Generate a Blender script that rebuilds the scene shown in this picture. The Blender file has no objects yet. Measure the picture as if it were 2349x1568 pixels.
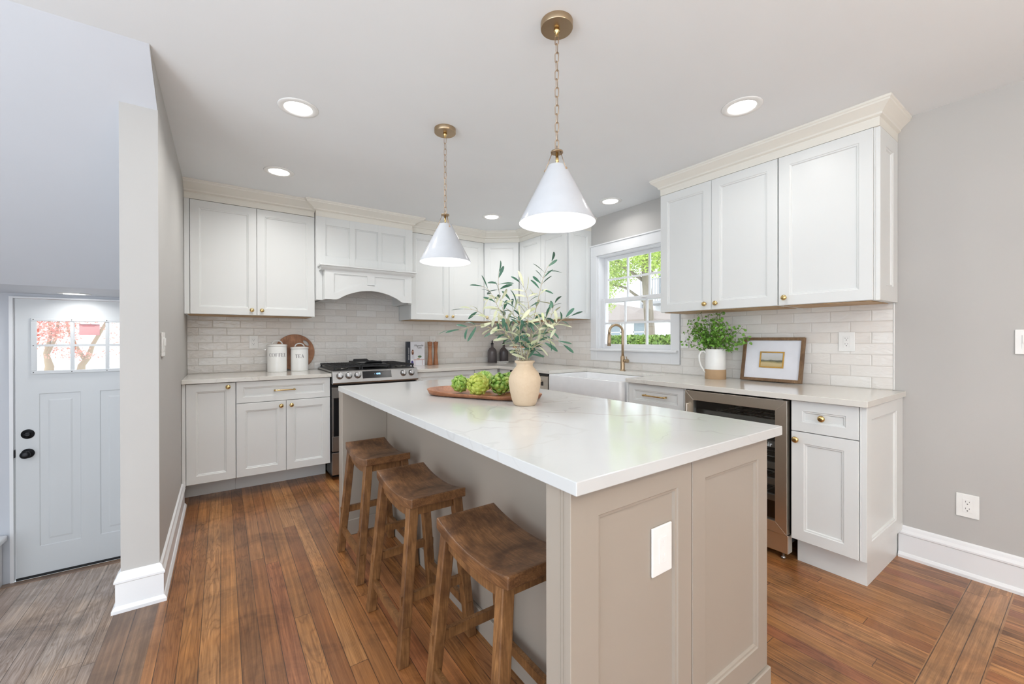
import bpy, bmesh, math, random
from mathutils import Vector, Matrix
random.seed(7)
SC = bpy.context.scene
COL = SC.collection
PI = math.pi

# ---------------------------------------------------------------- camera
cam_d = bpy.data.cameras.new('camera'); cam = bpy.data.objects.new('camera', cam_d); COL.objects.link(cam)
cam_d.sensor_width = 36.0; cam_d.lens = 950.34/2349*36
cam_d.shift_x = (1174.5-1173.72)/2349; cam_d.shift_y = (778.69-784)/2349
cam_d.clip_start = 0.02; cam_d.clip_end = 200
yw, pt, rl = math.radians(34.941), math.radians(-0.158), math.radians(-0.090)
fw = Vector((math.sin(yw)*math.cos(pt), math.cos(yw)*math.cos(pt), math.sin(pt)))
rt = Vector((math.cos(yw), -math.sin(yw), 0)); up = rt.cross(fw)
rt, up = rt*math.cos(rl)+up*math.sin(rl), up*math.cos(rl)-rt*math.sin(rl)
m = Matrix.Identity(4)
for i, v in enumerate((rt, up, -fw)):
    for j in range(3): m[j][i] = v[j]
m.translation = (0, 0, 1.208)
cam.matrix_world = m
SC.camera = cam

# ---------------------------------------------------------------- world, lights, exposure
world = bpy.data.worlds.new('sky'); SC.world = world; world.use_nodes = True
bg = world.node_tree.nodes['Background']
bg.inputs[0].default_value = (0.84, 0.92, 1.0, 1); bg.inputs[1].default_value = 2.1
SC.view_settings.view_transform = 'Standard'; SC.view_settings.look = 'None'
SC.view_settings.gamma = 1.0; SC.view_settings.use_curve_mapping = False
SC.view_settings.exposure = 0.27
sun_d = bpy.data.lights.new('sun', 'SUN'); sun_d.energy = 1.2; sun_d.angle = 0.05; sun_d.color = (1, .95, .86)
sun = bpy.data.objects.new('sun', sun_d); COL.objects.link(sun)
sun.rotation_euler = Vector((-.5, -.15, .85)).to_track_quat('Z', 'Y').to_euler()
CAN_W, PEND_W = 3.7, 2.0

# ---------------------------------------------------------------- helpers: materials
def lin(c):
    return tuple(((x/255)/12.92 if x/255 <= .04045 else ((x/255+.055)/1.055)**2.4) for x in c)
class NT:
    def __init__(s, name):
        s.m = bpy.data.materials.new(name); s.m.use_nodes = True; s.t = s.m.node_tree
        s.b = s.t.nodes['Principled BSDF']
    def n(s, kind, **kw):
        nd = s.t.nodes.new(kind)
        for k, v in kw.items():
            if k.startswith('i_'):
                key = k[2:]; key = int(key) if key.isdigit() else key.replace('_', ' ')
                s.put(nd.inputs[key], v)
            else: setattr(nd, k, v)
        return nd
    def put(s, inp, v):
        if isinstance(v, bpy.types.NodeSocket): s.t.links.new(v, inp)
        else: inp.default_value = v
    def math(s, op, a, b=0.0, c=0.0, clamp=False):
        nd = s.t.nodes.new('ShaderNodeMath'); nd.operation = op; nd.use_clamp = clamp
        s.put(nd.inputs[0], a); s.put(nd.inputs[1], b); s.put(nd.inputs[2], c); return nd.outputs[0]
    def vec(s, x, y, z=0.0):
        nd = s.t.nodes.new('ShaderNodeCombineXYZ'); s.put(nd.inputs[0], x); s.put(nd.inputs[1], y); s.put(nd.inputs[2], z); return nd.outputs[0]
    def obj(s):
        tc = s.t.nodes.new('ShaderNodeTexCoord'); sp = s.t.nodes.new('ShaderNodeSeparateXYZ')
        s.t.links.new(tc.outputs['Object'], sp.inputs[0]); return tc.outputs['Object'], sp.outputs
    def noise(s, v, scale=5, detail=2, rough=.5, dist=0.0, col=False):
        nd = s.n('ShaderNodeTexNoise'); s.put(nd.inputs['Vector'], v); nd.inputs['Scale'].default_value = scale
        nd.inputs['Detail'].default_value = detail; nd.inputs['Roughness'].default_value = rough; nd.inputs['Distortion'].default_value = dist
        return nd.outputs['Color' if col else 'Fac']
    def white(s, v):
        nd = s.n('ShaderNodeTexWhiteNoise', noise_dimensions='3D'); s.put(nd.inputs['Vector'], v); return nd.outputs['Value']
    def ramp(s, f, stops, interp='LINEAR'):
        nd = s.n('ShaderNodeValToRGB'); nd.color_ramp.interpolation = interp
        e = nd.color_ramp.elements
        while len(e) < len(stops): e.new(.5)
        for el, (p, c) in zip(e, stops): el.position = p; el.color = (*c, 1) if len(c) == 3 else c
        s.put(nd.inputs[0], f); return nd.outputs[0]
    def mix(s, f, a, b, mode='MIX'):
        nd = s.n('ShaderNodeMix', data_type='RGBA', blend_type=mode)
        s.put(nd.inputs[0], f)
        for k, v in ((6, a), (7, b)):
            s.put(nd.inputs[k], (*v, 1) if isinstance(v, tuple) and len(v) == 3 else v)
        return nd.outputs[2]
    def bump(s, h, strength=.2, dist=.01):
        nd = s.n('ShaderNodeBump'); nd.inputs['Strength'].default_value = strength; nd.inputs['Distance'].default_value = dist
        s.put(nd.inputs['Height'], h); s.put(s.b.inputs['Normal'], nd.outputs[0])
    def set(s, **kw):
        for k, v in kw.items():
            key = {'color': 'Base Color', 'rough': 'Roughness', 'metal': 'Metallic', 'spec': 'Specular IOR Level', 'coat': 'Coat Weight',
                   'emit': 'Emission Color', 'es': 'Emission Strength', 'trans': 'Transmission Weight', 'alpha': 'Alpha', 'ior': 'IOR', 'cr': 'Coat Roughness',
                   'sss': 'Subsurface Weight', 'aniso': 'Anisotropic'}[k]
            if isinstance(v, tuple) and len(v) == 3: v = (*v, 1)
            s.put(s.b.inputs[key], v)
        return s

def paint(name, c, rough=.45, bump=0.03, scale=180, var=.02):
    t = NT(name); v, _ = t.obj()
    c = lin(c)
    f = t.noise(v, 3.0, 2)
    t.set(color=t.mix(f, tuple(x*(1-var) for x in c), tuple(min(1, x*(1+var)) for x in c)), rough=rough)
    if bump: t.bump(t.noise(v, scale, 2), bump, .002)
    return t.m
def metal(name, c, rough=.25, brushed=None, metalness=1.0):
    t = NT(name); v, sp = t.obj()
    t.set(color=lin(c), metal=metalness)
    s = {'x': (4, 400, 400), 'y': (400, 4, 400), 'z': (400, 400, 4), None: (60, 60, 60)}[brushed]
    w = t.vec(t.math('MULTIPLY', sp[0], s[0]), t.math('MULTIPLY', sp[1], s[1]), t.math('MULTIPLY', sp[2], s[2]))
    nz = t.noise(w, 1, 2)
    t.put(t.b.inputs['Roughness'], t.math('MULTIPLY_ADD', nz, .12, rough-.06))
    if brushed: t.bump(nz, .05, .001)
    return t.m
def plain(name, c, rough=.5, **kw):
    t = NT(name); v, _ = t.obj(); c = lin(c)
    t.set(color=t.mix(t.noise(v, 14, 3), tuple(x*.94 for x in c), tuple(min(1, x*1.06) for x in c)), rough=rough, **kw); return t.m
def glow(name, c, s):
    t = NT(name); t.set(color=(.9, .9, .9), emit=c, es=s, rough=.5); return t.m
def clear(name, tint=(1, 1, 1), gl=.06, rough=0.0):
    t = NT(name); t.t.nodes.remove(t.b)
    tr = t.n('ShaderNodeBsdfTransparent'); tr.inputs[0].default_value = (*tint, 1)
    g = t.n('ShaderNodeBsdfGlossy'); g.inputs['Roughness'].default_value = rough
    lw = t.n('ShaderNodeLayerWeight'); lw.inputs[0].default_value = .25
    mx = t.n('ShaderNodeMixShader')
    t.put(mx.inputs[0], t.math('MULTIPLY_ADD', lw.outputs['Fresnel'], .6, gl)); t.t.links.new(tr.outputs[0], mx.inputs[1]); t.t.links.new(g.outputs[0], mx.inputs[2])
    t.t.links.new(mx.outputs[0], t.t.nodes['Material Output'].inputs[0]); return t.m

def floor_wood(name, w, pal, rough=.33, along='y', gap=.028, length=3.4, grainmix=.6, off=0.0, sat=1.0):
    t = NT(name); v, sp = t.obj()
    X, Y = (sp[0], sp[1]) if along == 'y' else (sp[1], sp[0])
    xs = t.math('DIVIDE', t.math('ADD', X, off), w)
    i = t.math('FLOOR', xs); fx = t.math('FRACT', xs)
    ri = t.white(t.vec(i, 3.3, 1.7))
    ys = t.math('DIVIDE', t.math('MULTIPLY_ADD', ri, 7.0, Y), length)
    j = t.math('FLOOR', ys); fy = t.math('FRACT', ys)
    r = t.white(t.vec(i, j, 0.5)); r2 = t.white(t.vec(i, j, 9.5))
    # growth-ring figure stretched along the board, fine pores, soft stains
    gx = t.math('MULTIPLY_ADD', r, 37.0, t.math('MULTIPLY', X, 11.0)); gy = t.math('MULTIPLY_ADD', r2, 23.0, t.math('MULTIPLY', Y, .8))
    low = t.noise(t.vec(gx, gy, r), 1.0, 3, .55, .5)
    rings = t.math('FRACT', t.math('MULTIPLY', low, t.math('MULTIPLY_ADD', r2, 16.0, 8.0)))
    ringd = t.math('POWER', t.math('ABSOLUTE', t.math('MULTIPLY_ADD', rings, 2.0, -1.0)), 3.0)
    streak = t.noise(t.vec(t.math('MULTIPLY', X, 70.0), t.math('MULTIPLY', Y, 1.3), t.math('MULTIPLY', r, 9.0)), 1.0, 4, .65)
    fine = t.noise(t.vec(t.math('MULTIPLY', X, 420.0), t.math('MULTIPLY', Y, 12.0), r), 1.0, 3, .6)
    mott = t.noise(v, 4.0, 5, .65, .6)
    base = t.ramp(r, [(k/(len(pal)-1), lin(c)) for k, c in enumerate(pal)])
    col = t.mix(t.math('MULTIPLY', ringd, t.math('MULTIPLY', t.math('GREATER_THAN', r2, .35), grainmix)), base, t.mix(1.0, base, (.42, .33, .25), 'MULTIPLY'))
    sk = t.ramp(streak, [(.40, (1, 1, 1)), (.62, (0, 0, 0))])
    col = t.mix(t.math('MULTIPLY', sk, .55), col, t.mix(1.0, col, (.50, .42, .36), 'MULTIPLY'))
    hi = t.ramp(streak, [(.52, (0, 0, 0)), (.75, (1, 1, 1))])
    col = t.mix(t.math('MULTIPLY', hi, .45), col, t.mix(1.0, col, (1.55, 1.4, 1.2), 'MULTIPLY'))
    col = t.mix(t.math('MULTIPLY', t.math('SUBTRACT', fine, .40), 1.8, clamp=True), col, t.mix(1.0, col, (.6, .53, .46), 'MULTIPLY'))
    dk = t.ramp(mott, [(.46, (0, 0, 0)), (.66, (1, 1, 1))])
    col = t.mix(t.math('MULTIPLY', dk, .62), col, t.mix(1.0, col, (.38, .36, .36), 'MULTIPLY'))
    lt = t.ramp(t.noise(v, 2.3, 3, .5), [(.5, (0, 0, 0)), (.70, (1, 1, 1))])
    col = t.mix(t.math('MULTIPLY', lt, .40), col, t.mix(1.0, col, (1.45, 1.25, .95), 'MULTIPLY'))
    ex = t.math('MINIMUM', fx, t.math('SUBTRACT', 1.0, fx)); ey = t.math('MULTIPLY', t.math('MINIMUM', fy, t.math('SUBTRACT', 1.0, fy)), length/w)
    e = t.math('MINIMUM', ex, ey)
    gp = t.math('LESS_THAN', e, t.math('MULTIPLY_ADD', t.noise(v, 5, 2), gap, gap*.15))
    col = t.mix(t.math('MULTIPLY', gp, .8), col, lin((38, 24, 16)))
    t.set(color=col, coat=.25, cr=.18, spec=.45)
    t.put(t.b.inputs['Roughness'], t.math('MULTIPLY_ADD', mott, .25, rough-.1))
    t.bump(t.math('SUBTRACT', t.math('MULTIPLY', fine, .25), gp), .25, .002)
    return t.m
def grain_wood(name, c1, c2, axis='y', rough=.42, scale=1.0, ring=6.0, dark=.5):
    t = NT(name); v, sp = t.obj()
    k = {'x': (1.0, 10, 10), 'y': (10, 1.0, 10), 'z': (10, 10, 1.0)}[axis]
    oi = t.n('ShaderNodeObjectInfo').outputs['Random']
    w = t.vec(*[t.math('MULTIPLY_ADD', sp[q], k[q]*scale, t.math('MULTIPLY', oi, 17.0)) for q in range(3)])
    low = t.noise(w, 1.0, 3, .55, .8)
    rd = t.math('POWER', t.math('ABSOLUTE', t.math('MULTIPLY_ADD', t.math('FRACT', t.math('MULTIPLY', low, ring)), 2.0, -1.0)), 2.5)
    w2 = t.vec(*[t.math('MULTIPLY', sp[q], k[q]*scale*(22 if k[q] > 2 else 9)) for q in range(3)])
    fine = t.noise(w2, 1.0, 4, .65)
    mt = t.noise(v, 9, 4, .6, .5)
    col = t.mix(t.ramp(mt, [(.35, (0, 0, 0)), (.65, (1, 1, 1))]), lin(c1), lin(c2))
    col = t.mix(t.math('MULTIPLY', rd, dark*.8), col, t.mix(1.0, col, (.48, .42, .38), 'MULTIPLY'))
    fr = t.ramp(fine, [(.42, (1, 1, 1)), (.62, (0, 0, 0))])
    col = t.mix(t.math('MULTIPLY', fr, dark), col, t.mix(1.0, col, (.50, .45, .40), 'MULTIPLY'))
    col = t.mix(t.math('MULTIPLY', t.ramp(fine, [(.55, (0, 0, 0)), (.8, (1, 1, 1))]), dark*.6), col, t.mix(1.0, col, (1.5, 1.4, 1.3), 'MULTIPLY'))
    t.set(color=col); t.put(t.b.inputs['Roughness'], t.math('MULTIPLY_ADD', mt, .25, rough-.12)); t.bump(fine, .15, .002); return t.m
def quartz(name, base=(207, 208, 207), vein=(176, 168, 156), amount=.6):
    t = NT(name); v, _ = t.obj()
    wob = t.noise(v, 1.3, 4, .6, 0, True)
    vv = t.n('ShaderNodeVectorMath', operation='MULTIPLY_ADD'); t.put(vv.inputs[0], wob); vv.inputs[1].default_value = (.9, .9, .9); t.put(vv.inputs[2], v)
    def line(scale, wd, seed):
        ad = t.n('ShaderNodeVectorMath', operation='ADD'); t.put(ad.inputs[0], vv.outputs[0]); ad.inputs[1].default_value = (seed, seed*1.7, seed*.3)
        f = t.noise(ad.outputs[0], scale, 1, .4)
        return t.math('SUBTRACT', 1.0, t.math('DIVIDE', t.math('ABSOLUTE', t.math('SUBTRACT', f, .5)), wd), clamp=True)
    mask = t.ramp(t.noise(v, .9, 2), [(.46, (0, 0, 0)), (.62, (1, 1, 1))])
    l1 = t.math('MULTIPLY', line(1.1, .008, 3.1), t.math('MULTIPLY', mask, .75*amount))
    l2 = t.math('MULTIPLY', line(2.6, .006, 8.2), t.math('MULTIPLY', mask, .45*amount))
    cloud = t.math('MULTIPLY', t.ramp(t.noise(vv.outputs[0], 1.0, 3), [(.5, (0, 0, 0)), (.8, (1, 1, 1))]), .18*amount)
    col = t.mix(cloud, lin(base), lin(vein)); col = t.mix(l1, col, lin(vein)); col = t.mix(l2, col, lin((150, 148, 146)))
    t.set(color=col, rough=.12, spec=.5, coat=.15, cr=.05); return t.m
def tile(name, along, start=.916, bw=.2, rh=.065, off=0.0, wavy=1.0):
    t = NT(name); v, sp = t.obj()
    a = t.math('ADD', sp['XY'.index(along)], off); z = t.math('SUBTRACT', sp[2], start)
    row = t.math('FLOOR', t.math('DIVIDE', z, rh))
    par = t.math('FRACT', t.math('MULTIPLY', row, .5))           # 0 or .5
    xs = t.math('ADD', t.math('DIVIDE', a, bw), par); ci = t.math('FLOOR', xs)
    fx = t.math('FRACT', xs); fz = t.math('FRACT', t.math('DIVIDE', z, rh))
    ex = t.math('MULTIPLY', t.math('MINIMUM', fx, t.math('SUBTRACT', 1.0, fx)), bw)
    ez = t.math('MULTIPLY', t.math('MINIMUM', fz, t.math('SUBTRACT', 1.0, fz)), rh)
    e = t.math('MINIMUM', ex, ez)
    grout = t.math('LESS_THAN', e, .0011)
    r = t.white(t.vec(ci, row, 2.2))
    n1 = t.noise(v, 22, 3, .6)
    base = t.ramp(r, [(0, lin((232, 227, 221))), (.3, lin((236, 232, 227))), (.6, lin((240, 237, 233))), (1, lin((244, 243, 240)))])
    col = t.mix(t.math('MULTIPLY', n1, .35), base, lin((222, 215, 208)))
    col = t.mix(grout, col, lin((206, 201, 194)))
    t.set(color=col, coat=.0, spec=.55)
    t.put(t.b.inputs['Roughness'], t.math('MULTIPLY_ADD', grout, .6, .055))
    tilt = t.noise(t.vec(t.math('MULTIPLY', a, 17.0), t.math('MULTIPLY', z, 38.0), t.math('MULTIPLY', r, 50.0)), 1.0, 2, .5, .8)
    soft = t.math('MINIMUM', t.math('DIVIDE', e, .006), 1.0)
    t.bump(t.math('MULTIPLY_ADD', tilt, wavy, t.math('MULTIPLY', soft, .45)), .7, .0050)
    return t.m

M = {}
M['wall'] = paint('wall_paint', (190, 188, 185), .6)
M['wallL'] = paint('stair_wall_paint', (208, 212, 219), .6)
M['ceil'] = paint('ceiling_paint', (238, 241, 243), .7)
M['trim'] = paint('trim_paint', (238, 239, 241), .3, .0)
M['cab'] = paint('cabinet_paint', (230, 232, 231), .34, .0)
M['cream'] = paint('crown_paint', (236, 233, 224), .36, .0)
M['island'] = paint('island_paint', (166, 156, 144), .38, .0)
M['floor'] = floor_wood('oak_floor', .0655, [(168, 116, 66), (186, 132, 80), (150, 98, 58), (196, 144, 92), (160, 100, 66), (178, 124, 74), (140, 96, 60)], off=.01)
M['border'] = floor_wood('oak_border', .0655, [(176, 130, 88), (186, 140, 96), (168, 122, 80)], along='x', off=.0145, length=1.1, grainmix=.35)
M['landing'] = floor_wood('landing_wood', .102, [(208, 190, 176), (194, 174, 162), (214, 198, 186), (202, 176, 156)], rough=.20, gap=.02)
M['shade_oak'] = floor_wood('oak_painted_shade', .077, [(138, 108, 84), (126, 98, 74), (144, 114, 88)], rough=.36, off=.009)
M['stool'] = grain_wood('walnut_stain', (150, 106, 68), (98, 66, 42), 'y', .36, 1.0, 6, .65)
M['leg'] = grain_wood('walnut_leg', (156, 112, 70), (112, 76, 46), 'z', .4, 1.0, 6, .6)
M['quartz'] = quartz('counter_quartz', (226, 223, 216), (190, 184, 174), .5)
M['marble'] = quartz('island_quartz')
M['tileB'] = tile('tile_back', 'X', off=.067, wavy=1.5)
M['tileR'] = tile('tile_right', 'Y', off=.026)
M['brass'] = metal('polished_brass', (216, 188, 132), .2)
M['bronze'] = metal('brushed_bronze', (180, 158, 130), .3, 'z')
M['steel'] = metal('stainless', (176, 176, 176), .3, 'x')
M['steely'] = metal('stainless_side', (222, 214, 202), .32, 'y')
M['black'] = plain('black_enamel', (22, 22, 24), .35)
M['iron'] = plain('cast_iron', (34, 35, 38), .55)
M['gloss'] = plain('black_glass', (16, 18, 22), .16)
M['ceramic'] = plain('white_ceramic', (240, 240, 238), .14)
M['sink'] = plain('fireclay', (236, 237, 239), .12)
M['shade'] = plain('white_enamel', (204, 207, 212), .16)
M['plate'] = plain('white_plastic', (242, 242, 240), .3)
M['slot'] = plain('dark_slot', (60, 58, 56), .5)
M['glowcan'] = glow('lamp_lens', (1, .99, .96), 7.0)
M['bulb'] = glow('lamp_bulb', (1, .96, .9), 14.0)
M['digits'] = glow('display_digits', (.15, .55, 1.0), 3.0)
M['glass'] = clear('window_glass')
M['coolglass'] = clear('tinted_glass', (.80, .83, .86), .05)
M['tan'] = grain_wood('birch_ply', (206, 172, 126), (186, 148, 102), 'x', .5, .6, 4, .3)
M['door'] = paint('door_paint', (216, 219, 221), .35, .0)
M['rubber'] = plain('black_rubber', (24, 24, 26), .5)
M['oilbronze'] = metal('dark_bronze', (52, 52, 54), .32)

# ---------------------------------------------------------------- helpers: objects
def empty(name, loc, label=None, cat=None, group=None, rz=0.0, kind=None):
    o = bpy.data.objects.new(name, None); COL.objects.link(o); o.location = loc; o.rotation_euler = (0, 0, rz)
    o.empty_display_size = .05
    return tag(o, label, cat, group, kind)
def tag(o, label=None, cat=None, group=None, kind=None):
    if label: o['label'] = label
    if cat: o['category'] = cat
    if group: o['group'] = group
    if kind: o['kind'] = kind
    return o
def wmat(o):
    mm = Matrix.LocRotScale(o.location, o.rotation_euler, o.scale)
    return wmat(o.parent) @ mm if o.parent else mm
class MB:
    def __init__(s): s.bm = bmesh.new()
    def box(s, x0, x1, y0, y1, z0, z1, bev=0.0, seg=1, M4=None):
        r = bmesh.ops.create_cube(s.bm, size=1.0)['verts']
        for v in r:
            v.co = Vector(((x0+x1)/2+v.co.x*(x1-x0), (y0+y1)/2+v.co.y*(y1-y0), (z0+z1)/2+v.co.z*(z1-z0)))
        if bev:
            es = list({e for v in r for e in v.link_edges})
            g = bmesh.ops.bevel(s.bm, geom=es, offset=bev, segments=seg, affect='EDGES', profile=.5)
            r = list({v for f in g['faces'] for v in f.verts} | {v for v in r if v.is_valid})
        if M4 is not None:
            for v in r: v.co = M4 @ v.co
        return s
    def bar(s, a, b, w, h, upv=(0, 0, 1), bev=0.0, w2=None, h2=None):
        a, b = Vector(a), Vector(b); d = (b-a).normalized(); u = Vector(upv); sd = d.cross(u).normalized(); u = sd.cross(d)
        vs = []
        for p, ww, hh in ((a, w, h), (b, w2 or w, h2 or h)):
            for i, j in ((-1, -1), (1, -1), (1, 1), (-1, 1)): vs.append(s.bm.verts.new(p+sd*i*ww/2+u*j*hh/2))
        fs = [(3, 2, 1, 0), (4, 5, 6, 7), (0, 1, 5, 4), (1, 2, 6, 5), (2, 3, 7, 6), (3, 0, 4, 7)]
        F = [s.bm.faces.new([vs[k] for k in f]) for f in fs]
        if bev: bmesh.ops.bevel(s.bm, geom=list({e for f in F for e in f.edges}), offset=bev, segments=2, affect='EDGES')
        return s
    def lathe(s, prof, c=(0, 0, 0), n=32, axis=(0, 0, 1), cap=True, smooth=True):
        q = Vector((0, 0, 1)).rotation_difference(Vector(axis)); c = Vector(c)
        rings = []
        for r, z in prof:
            rings.append([s.bm.verts.new(c+q @ Vector((r*math.cos(2*PI*k/n), r*math.sin(2*PI*k/n), z))) for k in range(n)] if r > 1e-6 else [s.bm.verts.new(c+q @ Vector((0, 0, z)))])
        for A, B in zip(rings, rings[1:]):
            for k in range(n):
                k2 = (k+1) % n
                if len(A) == 1 and len(B) == 1: continue
                if len(A) == 1: f = (A[0], B[k2], B[k])
                elif len(B) == 1: f = (A[k], A[k2], B[0])
                else: f = (A[k], A[k2], B[k2], B[k])
                fc = s.bm.faces.new(f); fc.smooth = smooth
        if cap:
            for R, fl in ((rings[0], True), (rings[-1], False)):
                if len(R) > 1: s.bm.faces.new(list(reversed(R)) if fl else R)
        return s
    def tube(s, pts, r, n=10, caps=True, smooth=True):
        pts = [Vector(p) for p in pts]; rr = r if isinstance(r, (list, tuple)) else [r]*len(pts)
        prev = None; rings = []
        closed = (pts[0]-pts[-1]).length < 1e-7
        for i, p in enumerate(pts):
            if closed: d = (pts[1]-pts[-2]) if i in (0, len(pts)-1) else pts[i+1]-pts[i-1]
            else: d = pts[min(i+1, len(pts)-1)]-pts[max(i-1, 0)]
            d.normalize()
            if prev is None:
                a = Vector((0, 0, 1)) if abs(d.z) < .9 else Vector((1, 0, 0)); u = d.cross(a).normalized()
            else: u = (prev-d*prev.dot(d)).normalized()
            prev = u; w = d.cross(u)
            rings.append([s.bm.verts.new(p+(u*math.cos(2*PI*k/n)+w*math.sin(2*PI*k/n))*rr[i]) for k in range(n)])
        for A, B in zip(rings, rings[1:]):
            for k in range(n):
                f = s.bm.faces.new((A[k], A[(k+1) % n], B[(k+1) % n], B[k])); f.smooth = smooth
        if caps and not closed:
            s.bm.faces.new(list(reversed(rings[0]))); s.bm.faces.new(rings[-1])
        return s
    def prism(s, poly, a, b):
        """poly: list of points (3D) ; extruded by vector from offset a to b"""
        a, b = Vector(a), Vector(b)
        A = [s.bm.verts.new(Vector(p)+a) for p in poly]; B = [s.bm.verts.new(Vector(p)+b) for p in poly]
        s.bm.faces.new(A); s.bm.faces.new(list(reversed(B)))
        for k in range(len(A)): s.bm.faces.new((A[k], B[k], B[(k+1) % len(A)], A[(k+1) % len(A)]))
        return s
    def panel(s, O, U, V, N, w, h, t=.02, frame=.057, dp=.011, bead=True, ins=None):
        """framed door front: O lower corner on the back plane, N outward"""
        O, U, V, N = Vector(O), Vector(U), Vector(V), Vector(N)
        fl, fr, fb, ft = ins or (frame,)*4
        rings = [((0, 0, 0, 0), 0), ((0, 0, 0, 0), t-.0015), ((.0015,)*4, t)]
        steps = [(0, t), (.003, t-.0035), (.009, t-.0045), (.0125, t-dp)] if bead else [(0, t), (.006, t-dp)]
        for o, d in steps: rings.append(((fl+o, fr+o, fb+o, ft+o), d))
        R = []
        for (l, r, b, tt), d in rings:
            R.append([s.bm.verts.new(O+U*x+V*y+N*d) for x, y in ((l, b), (w-r, b), (w-r, h-tt), (l, h-tt))])
        for A, B in zip(R, R[1:]):
            for k in range(4): s.bm.faces.new((A[k], A[(k+1) % 4], B[(k+1) % 4], B[k]))
        s.bm.faces.new(R[-1]); s.bm.faces.new(list(reversed(R[0])))
        return s
    def build(s, name, mt, parent=None, smooth=False, local=False, kind=None, bevel=0.0, auto=None):
        bmesh.ops.recalc_face_normals(s.bm, faces=s.bm.faces)
        me = bpy.data.meshes.new(name)
        o = bpy.data.objects.new(name, me)
        if parent is not None:
            o.parent = parent
            if not local: s.bm.transform(wmat(parent).inverted())
        if smooth:
            for f in s.bm.faces: f.smooth = True
        s.bm.to_mesh(me); s.bm.free()
        me.materials.append(mt if not isinstance(mt, str) else M[mt]); COL.objects.link(o)
        if bevel:
            md = o.modifiers.new('bevel', 'BEVEL'); md.width = bevel; md.segments = 2; md.limit_method = 'ANGLE'
        if auto:
            md = o.modifiers.new('edge', 'EDGE_SPLIT'); md.split_angle = math.radians(auto)
        if kind: o['kind'] = kind
        return o
def words(body, size, depth, parent, shear=0.0, align='LEFT'):
    c = bpy.data.curves.new('lettering', 'FONT'); c.body = body; c.size = size; c.extrude = depth; c.shear = shear; c.align_x = align
    tmp = bpy.data.objects.new('tmp', c); me = bpy.data.meshes.new_from_object(tmp); bpy.data.objects.remove(tmp); bpy.data.curves.remove(c)
    o = bpy.data.objects.new('lettering', me); COL.objects.link(o); o.parent = parent
    me.materials.clear(); return o
def arc(c, r, a0, a1, n, U=(1, 0, 0), V=(0, 0, 1)):
    c, U, V = Vector(c), Vector(U), Vector(V)
    return [c+U*r*math.cos(math.radians(a0+(a1-a0)*k/n))+V*r*math.sin(math.radians(a0+(a1-a0)*k/n)) for k in range(n+1)]
def sweep(name, path, prof, mt, kind=None, ends=None):
    """path: 2D points, outward = right hand side of travel ; prof: (offset, z)"""
    mb = MB(); P = [Vector(p) for p in path]; n = len(P); sec = []
    for i, p in enumerate(P):
        d0 = (P[i]-P[i-1]).normalized() if i else (P[1]-P[0]).normalized()
        d1 = (P[i+1]-P[i]).normalized() if i < n-1 else (P[-1]-P[-2]).normalized()
        n0, n1 = Vector((d0.y, -d0.x)), Vector((d1.y, -d1.x))
        b = (n0+n1); b = b/ (1+n0.dot(n1)) if (1+n0.dot(n1)) > .05 else n0
        sec.append([mb.bm.verts.new((p.x+b.x*o, p.y+b.y*o, z)) for o, z in prof])
    for A, B in zip(sec, sec[1:]):
        for k in range(len(prof)): mb.bm.faces.new((A[k], B[k], B[(k+1) % len(prof)], A[(k+1) % len(prof)]))
    mb.bm.faces.new(sec[0]); mb.bm.faces.new(list(reversed(sec[-1])))
    return mb.build(name, mt, kind=kind or 'structure')
def lamp(name, typ, loc, energy, parent=None, **kw):
    d = bpy.data.lights.new(name, typ); d.energy = energy
    for k, v in kw.items(): setattr(d, k, v)
    o = bpy.data.objects.new(name, d); COL.objects.link(o); o.location = loc
    if parent: o.parent = parent
    return o
def slab(name, x0, x1, y0, y1, z0, z1, mt, kind='structure', bev=0.0):
    return MB().box(x0, x1, y0, y1, z0, z1, bev).build(name, mt, kind=kind)

L, R, B, CZ = -.241, 3.093, 4.409, 2.42
LZ = -.51      # lower landing level
SW = .153      # thickness of the wall between stair and kitchen

# ---------------------------------------------------------------- shell
slab('floor', -.241, 3.25, .383, 4.55, -.08, 0, 'floor')
slab('floor', -.394, -.241, .383, 2.52, -.08, 0, 'shade_oak')  # shaded strip of floor, the shade painted into darker plank colours
slab('floor', -.394, 3.25, -2.4, .24, -.08, 0, 'floor')
slab('floor', -.394, 3.25, .24, .383, -.08, 0, 'border')
slab('floor', -2.6, -.394, -2.4, 4.345, LZ-.08, LZ, 'landing')
MB().box(-2.6, -.394, 4.345, 4.409, LZ-.08, LZ+.004, .003).build('threshold_board', floor_wood('threshold_oak', .07, [(176, 152, 134), (160, 134, 116)], along='x'), kind='structure')
slab('wall_platform', -.393, -.38, -2.4, 2.52, LZ, -.081, 'trim')
# ceiling, sloped stair ceiling and the soffit above the entry door
slab('ceiling', L-.0, 3.25, 2.248, 4.55, CZ, CZ+.1, 'ceil')
slab('ceiling', -2.75, 3.25, -2.4, 2.248, CZ, CZ+.1, 'ceil')
MB().prism([(-2.6, 2.248, CZ), (-2.6, 3.74, 1.535), (-2.6, 4.409, 1.535), (-2.6, 4.409, 1.62), (-2.6, 3.80, 1.62), (-2.6, 2.40, CZ)], (0, 0, 0), (2.6+L-.002, 0, 0)).build('ceiling_stair', 'wallL', kind='structure')
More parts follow.
